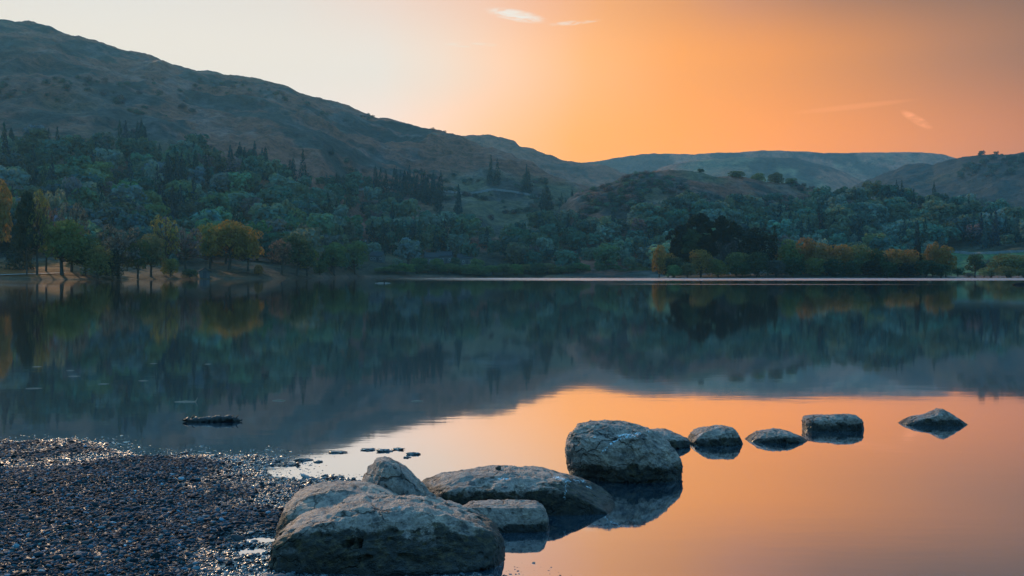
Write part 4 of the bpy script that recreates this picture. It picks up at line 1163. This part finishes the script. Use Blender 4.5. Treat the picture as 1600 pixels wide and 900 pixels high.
    isl = [(1030, 378, 24, "bush", "rust", 462, "slim rust gold tree at the left tip of the wooded island"),
           (1062, 354, 46, "pine", "dark", 476, "dark pine with a ragged top, leftmost pine of the island"),
           (1094, 336, 62, "pine", "dark", 480, "tallest dark pine of the island"),
           (1126, 340, 44, "pine", "dark", 482, "dark pine right beside the tallest pine of the island"),
           (1146, 348, 34, "pine", "dark", 486, "dark pine with sky showing through, rightmost of the pine clump"),
           (1080, 360, 46, "pine", "deep", 474, "lower dull green pine in front of the tallest pine"),
           (1183, 358, 60, "round", "dark", 478, "black domed evergreen right of the pine clump on the island"),
           (1211, 356, 26, "spire", "dark", 480, "small pointed black conifer between the domed evergreen and the golden trees"),
           (1052, 398, 48, "round", "deep", 464, "dark green tree in front at the left end of the island"),
           (1054, 412, 28, "bush", "pale", 458, "pale round bush at the water, left end of the island"),
           (1095, 386, 46, "round", "rust", 462, "rust topped round tree under the tallest pine"),
           (1074, 408, 34, "round", "olive", 458, "olive tree at the water below the pines"),
           (1122, 402, 38, "round", "olive", 460, "olive tree right of the rust topped round tree"),
           (1136, 376, 44, "bare", "grey", 472, "grey half bare tree between the pines and the domed evergreen"),
           (1150, 388, 46, "oak", "olive", 464, "olive oak in front of the domed evergreen's left side"),
           (1182, 390, 44, "round", "deep", 459, "dark green round tree below the domed evergreen"),
           (1160, 408, 36, "round", "deep", 457, "dark green waterside tree below the olive oak"),
           (1213, 402, 36, "round", "grey", 458, "grey leaved tree at the island's water below the small pointed conifer"),
           (1236, 368, 44, "round", "olive", 470, "olive tree just right of the small pointed conifer"),
           (1259, 366, 40, "oak", "rust", 472, "tall rust topped oak, tallest of the island's golden row"),
           (1240, 396, 40, "round", "deep", 459, "dark tree in front of the tall rust topped oak"),
           (1284, 374, 46, "round", "rust", 468, "rust topped tree second along the golden row"),
           (1272, 400, 38, "bush", "olive", 458, "olive bush tree in front of the golden row"),
           (1312, 374, 48, "oak", "rust", 468, "wide rust topped oak third along the golden row"),
           (1300, 402, 40, "round", "deep", 459, "dark green tree in front of the wide rust topped oak"),
           (1343, 378, 44, "round", "olive", 467, "olive tree right of the wide rust topped oak"),
           (1332, 404, 38, "bush", "deep", 459, "dark bush tree at the middle of the island's shore"),
           (1372, 384, 42, "oak", "deep", 466, "dark green oak in the right half of the island"),
           (1362, 404, 36, "round", "dark", 459, "blackish tree at the water in the island's right half"),
           (1396, 382, 40, "round", "rust", 466, "rust topped tree right of the dark green oak"),
           (1388, 408, 36, "bush", "deep", 459, "dark waterside bush tree under the rust topped tree"),
           (1420, 386, 40, "round", "gold", 466, "golden tree left of the small dark dome"),
           (1433, 384, 18, "round", "dark", 474, "small dark domed top poking above the golden trees"),
           (1414, 408, 38, "round", "dark", 459, "blackish tree at the water below the golden tree"),
           (1457, 380, 26, "slim", "rust", 466, "slim rust tree near the right end of the island"),
           (1446, 402, 40, "round", "deep", 460, "dark tree in front of the slim rust tree"),
           (1478, 386, 36, "slim", "rust", 464, "last tall rust tree at the right end of the island"),
           (1470, 410, 36, "bush", "deep", 459, "dark waterside bush tree near the island's right end"),
           (1497, 417, 22, "bush", "deep", 464, "small dark bush at the right tip of the island")]
    for q, (px, top, tone) in enumerate([(1226, 382, "olive"), (1250, 379, "gold"), (1274, 383, "olive"), (1298, 380, "gold"), (1328, 382, "olive"), (1358, 385, "gold"), (1384, 388, "olive"), (1408, 391, "olive"), (1438, 390, "gold"), (1466, 391, "olive")]):
        isl.append((px, top, 40, "round", tone, 476, ("golden" if tone == "gold" else "olive") + " tree at the back of the island, filling its low right ridge"))
    isl.append((1044, 392, 34, "round", "olive", 468, "olive tree between the slim rust gold one and the leftmost pine"))
    for i, (px, top, w, kind, tone, y, lab) in enumerate(isl):
        z = 0.9
        if kind in ("round", "oak") and tone not in ("dark",) or y < 462: kind = "bush" if kind != "slim" else kind; z = 0.3
        h = CAMH + (HOR - top) / F * y - z
        w = w * 1.18 if kind == "pine" else w
        dim = {"dark": 0.6, "deep": 0.75, "grey": 0.7}.get(tone, 0.95)
        nm = {"pine": "pine_tree", "spire": "conifer_tree", "bush": "bush"}.get(kind, "broadleaf_tree")
        near_tree(nm, kind, ((px - 800) / F * y, y, z), w / F * y * 1.1, h * 1.04, tone, lab, "bush" if kind == "bush" else "tree", "trees and bushes on the island", 200 + i, 0.12, dim)
    # ---- right shore
    for i, (px, top, w, kind, tone, yo, lab) in enumerate([
        (1523, 396, 36, "round", "deep", 8, "lone dark tree on the right shore beyond the island's tip"), (1538, 404, 30, "bare", "grey", 14, "grey half bare tree beside the lone dark tree on the right shore"),
        (1578, 397, 74, "oak", "olive", 16, "wide flat topped olive oak on the right shore"), (1612, 400, 60, "oak", "deep", 14, "dark oak cut by the right edge of the view"),
        (1548, 416, 46, "bush", "pale", 4, "pale wide bush at the water's edge on the right shore"), (1574, 413, 44, "bush", "olive", 5, "olive bush below the flat topped oak"), (1600, 417, 40, "bush", "deep", 4, "dark bush at the right edge of the shore"), (1514, 425, 22, "bush", "grey", 3, "small grey bush under the lone dark tree")]):
        y = knoll.Y[0, knoll.col(px)] + yo; z = max(0.2, knoll.z(px, y)); h = CAMH + (HOR - top) / F * y - z
        near_tree("bush" if kind == "bush" else "broadleaf_tree", kind, ((px - 800) / F * y, y, z), w / F * y, h, tone, lab, "bush" if kind == "bush" else "tree", "trees and bushes on the right shore", 260 + i)
    # ---- trees standing on the knoll's skyline
    for i, (px, top, w, kind, tone, lab) in enumerate([
        (1095, 263, 13, "round", "deep", "lone small tree standing on the bare top of the knoll"), (1150, 265, 32, "oak", "deep", "wide spreading tree on the knoll's skyline, first of the row"), (1184, 268, 28, "round", "green", "round domed tree on the knoll's skyline, second of the row"),
        (1212, 267, 32, "round", "deep", "dense broad tree on the knoll's skyline, third of the row"), (1236, 276, 24, "oak", "deep", "dark tree at the right end of the knoll's skyline row"), (1256, 287, 12, "round", "grey", "small tree on the knoll's skyline where it starts to fall"),
        (1269, 290, 14, "bare", "grey", "thin half bare tree on the falling skyline of the knoll"), (1346, 298, 18, "oak", "deep", "lone tree on the dark rocky hump right of the knoll")]):
        j = knoll.col(px); i0 = int(np.argmin(knoll.py[:150, j])); y = knoll.Y[i0, j]; z = knoll.Z[i0, j] - 0.6 - 0.0045 * w / F * y * 20
        h = max(4, CAMH + (HOR - top) / F * y - z)
        near_tree("broadleaf_tree", "bush" if w > 20 else kind, ((px - 800) / F * y, y, z), w / F * y, h, tone, lab, "tree", "trees on the skyline of the knoll", 300 + i)

    # ---- hillside wood: candidates on the slopes
    woodA = [(-260, 236), (0, 236), (60, 232), (130, 242), (200, 238), (260, 238), (330, 248), (380, 264), (450, 276), (520, 292), (575, 304), (600, 325), (650, 332), (700, 350), (730, 372), (800, 372), (860, 352), (900, 352), (960, 362), (1015, 368), (1020, 428), (560, 428), (480, 426), (400, 418), (120, 412), (40, 395), (-260, 400)]
    woodB = [(880, 365), (960, 362), (1020, 345), (1060, 328), (1130, 330), (1200, 338), (1270, 326), (1330, 312), (1420, 306), (1500, 322), (1600, 338), (1760, 350), (1760, 392), (1600, 388), (1470, 391), (1430, 420), (1000, 426)]
    trees = []

    def add(hill, px, py, kind, hgt, wid, tone):
        g = hill.at(px, py)
        if g is None: return
        for cx_, cy_, cw in CLEAR:
            if abs(px - cx_) < cw * 0.9 + 6 and -2 < py - cy_ < 22: return
        trees.append(dict(p=g, kind=kind, h=hgt, w=wid, tone=tone, px=px, py=py, hill=hill))

    def scatter(hill, poly, n, fk, dens_seed):
        xs = [p[0] for p in poly]; ys = [p[1] for p in poly]; got = 0; guard = 0
        while got < n and guard < n * 30:
            guard += 1
            px = r.uniform(min(xs), max(xs)); py = r.uniform(min(ys), max(ys))
            if not inpoly(px, py, poly): continue
            g = hill.at(px, py)
            if g is None: continue
            fk(hill, px, py); got += 1

    palette = ["green", "green", "deep", "olive", "pale", "green", "olive", "deep", "pale", "olive"]

    def woody(hill, px, py):
        q = r.random()
        big = r.uniform(0.6, 1.6)
        if q < 0.10: add(hill, px, py, "spire", r.uniform(15, 23), r.uniform(7.5, 10), "spruce")
        elif q < 0.17: add(hill, px, py, "slim", 14 * big, 8 * big, r.choice(palette))
        elif q < 0.24: add(hill, px, py, "bare", 12 * big, 11 * big, r.choice(["brown", "olive", "deep"]))
        else: add(hill, px, py, r.choice(["oak", "round", "round"]), 12.5 * big, 14 * big, r.choice(palette))

    scatter(fell, woodA, 760, woody, 1)
    scatter(knoll, woodB, 520, woody, 2)
    # conifer stands
    for (cx_, cy_, sx, sy, n) in [(213, 240, 26, 7, 12), (285, 290, 14, 12, 9), (262, 300, 10, 10, 4), (380, 275, 22, 8, 7), (415, 275, 14, 8, 5), (455, 285, 10, 6, 3), (15, 285, 20, 12, 6), (18, 250, 14, 6, 3), (150, 300, 8, 14, 3), (205, 318, 8, 6, 2), (245, 330, 6, 5, 2), (290, 345, 18, 8, 4),
                                  (590, 300, 14, 6, 4), (632, 304, 22, 8, 9), (664, 312, 16, 10, 9), (684, 318, 9, 10, 6), (717, 333, 4, 3, 2), (824, 300, 10, 4, 4), (858, 325, 14, 6, 5), (892, 335, 10, 6, 4), (590, 392, 20, 5, 6), (640, 398, 22, 4, 6), (680, 397, 30, 3, 6), (1180, 395, 20, 6, 4), (1340, 380, 14, 10, 6), (1262, 390, 16, 8, 4), (1430, 395, 26, 8, 8), (1555, 380, 40, 8, 10), (1400, 330, 20, 6, 3), (770, 285, 12, 4, 3)]:
        for _ in range(n):
            px, py = r.gauss(cx_, sx * 0.6), r.gauss(cy_, sy * 0.6)
            add(knoll if cx_ > 1000 else fell, px, py, "spire", r.uniform(17, 26), r.uniform(8, 11), "spruce")
    # scattered bushes and lone trees higher up
    for _ in range(2600):
        px = r.uniform(-150, 900); py = r.uniform(120, 345)
        g = fell.at(px, py)
        if g is None or inpoly(px, py, woodA): continue
        t = vnoise(np.array([[g[0] / 90, g[1] / 90, 0]]), 71)[0] + vnoise(np.array([[g[0] / 30, g[1] / 30, 0]]), 72)[0] * 0.5
        if t < 0.42 or r.random() < (230 - py) / 190: continue
        s = r.uniform(2.5, 6.5)
        trees.append(dict(p=g, kind="bush", h=s * 0.9, w=s * 1.5, tone=r.choice(["spruce", "deep", "brown", "deep"]), px=px, py=py, hill=fell, small=True))
    for _ in range(800):
        px = r.uniform(900, 1310); py = r.uniform(272, 345)
        g = knoll.at(px, py)
        if g is None: continue
        t = vnoise(np.array([[g[0] / 40, g[1] / 40, 0]]), 81)[0]
        if t < -0.1: continue
        s = r.uniform(2.0, 5.5) * (1.5 if py > 310 else 1)
        trees.append(dict(p=g, kind="bush", h=s * 0.9, w=s * 1.5, tone=r.choice(["spruce", "deep", "brown", "green"]), px=px, py=py, hill=knoll, small=True))
    # woods on the right far fell
    right = H["right"]
    for _ in range(420):
        px = r.uniform(1380, 1680); py = r.uniform(243, 330)
        g = right.at(px, py)
        if g is None: continue
        t = vnoise(np.array([[g[0] / 150, g[1] / 150, 0]]), 91)[0] + (px - 1500) / 160
        if t < 0.0: continue
        s = r.uniform(6, 12)
        trees.append(dict(p=g, kind="round", h=s, w=s * 1.3, tone=r.choice(["spruce", "deep", "deep"]), px=px, py=py, hill=right, small=True))

    # the ones that show largest become things of their own
    big = [t for t in trees if not t.get("small")]
    for t in big: t["show"] = t["h"] * t["w"] / t["p"][1] ** 2 if 0 < t["px"] < 1600 else 0
    big.sort(key=lambda t: -t["show"])
    con = [t for t in big if t["kind"] == "spire"][:75]
    bro = [t for t in big if t["kind"] != "spire"][:165]
    names = {"spire": "conifer_tree", "oak": "broadleaf_tree", "round": "broadleaf_tree", "slim": "broadleaf_tree", "bare": "broadleaf_tree"}
    look = {"green": "mid green", "deep": "dark green", "olive": "olive", "pale": "pale green", "brown": "brownish", "grey": "greyish", "spruce": "dark"}
    for i, t in enumerate(con + bro):
        k = t["kind"]
        o = link(names[k], far_mesh(k, i % 4))
        o.location = tuple(t["p"] - np.array([0, 0, 0.5])); o.scale = (t["w"], t["w"], t["h"]); o.rotation_euler = (0, 0, r.uniform(0, 6.28))
        kf = 1.3 if t['hill'] is knoll else 1.1
        o.color = tuple(c * kf * r.uniform(0.75, 1.3) for c in WOODS[t["tone"]]) + (1,)
        where = "the wood on the long left slope" if t["hill"] is fell else "the wood behind the island"
        shape = {"spire": "dark pointed conifer rising from", "oak": "spreading tree in", "round": "round crowned tree in", "slim": "slim tall tree in", "bare": "thinly leaved tree in"}[k]
        lab = (shape if k == "spire" else look[t["tone"]] + " " + shape) + " " + where
        tag(o, lab, "tree", ("conifers of " if k == "spire" else "broadleaf trees of ") + where)
        t["done"] = True
    rest = [t for t in trees if not t.get("done")]
    for nm, lab, sel in (("hillside_woods", "mass of small dim tree crowns and scrub covering the slopes", rest),):
        vs, fs, cs, o = [], [], [], 0
        for i, t in enumerate(sel):
            (cv, cf), (tv, tf) = FARP[t["kind"]][i % 4]
            if t.get("small") :
                m = len(cf) // 2
                cf = cf[::2]; 
            a = r.uniform(0, 6.28); c, s = math.cos(a), math.sin(a)
            Rm = np.array([[c, -s, 0], [s, c, 0], [0, 0, 1]])
            v = (cv @ Rm.T) * np.array([t["w"], t["w"], t["h"]]) + t["p"] - np.array([0, 0, 0.5])
            vs.append(v); fs.append(cf + o); o += len(v)
            cs.append(np.tile(np.array(WOODS[t["tone"]]) * (1.3 if t["hill"] is knoll else 1.1) * r.uniform(0.75, 1.3), (len(v), 1)))
        me = np_mesh(nm, np.concatenate(vs), np.concatenate(fs), [M_WOODLEAF], False, {"tone": np.concatenate(cs)})
        tag(link(nm, me), lab, "woods", kind="stuff")


# ------------------------------------------------------------------ assemble
build_world()
H = build_hills()

me = np_mesh("lake", [(-2500, -30, 0), (2500, -30, 0), (2500, 1000, 0), (-2500, 1000, 0)], [(0, 1, 2, 3)], [water_material()], False)
tag(link("lake", me), kind="structure")
me = np_mesh("ground", [(-9000, -6000, -1.4), (9000, -6000, -1.4), (9000, 9000, -1.4), (-9000, 9000, -1.4)], [(0, 1, 2, 3)], [plain("lake_bed", (0.06, 0.06, 0.05), 0.95, 0.3, 0.05)], False)
tag(link("ground", me), kind="structure")

hz = build_beach()
build_boulders()
build_floating()
build_settlement(H)
build_trees(H)

# perch the pebble on the flat boulder
bpy.context.view_layer.update()
dg = bpy.context.evaluated_depsgraph_get()
from mathutils import Vector
for o in PERCH:
    zz = 2.0
    for _ in range(8):
        hit = scene.ray_cast(dg, Vector((o.location.x, o.location.y, zz)), Vector((0, 0, -1)))
        if not hit[0]: break
        if hit[4].name.startswith("boulder"):
            o.location.z = hit[1].z + 0.010
            break
        zz = hit[1].z - 0.001

# the evening air
m = bpy.data.materials.new("evening_air"); m.use_nodes = True
t = NT(m.node_tree)
pv = t.node("ShaderNodeVolumePrincipled")
pv.inputs["Color"].default_value = (0.22, 0.49, 0.60, 1); pv.inputs["Density"].default_value = 0.88e-4
pv.inputs["Anisotropy"].default_value = 0.4; pv.inputs["Density Attribute"].default_value = ""
t.out(pv.outputs[0], "Volume")
m.cycles.homogeneous_volume = True
me = np_mesh("haze", *box(-2700, 2700, -300, 3950, -2.6, 470), [m], False)
tag(link("haze", me), "thin blue evening haze filling the valley air", "haze", kind="stuff")
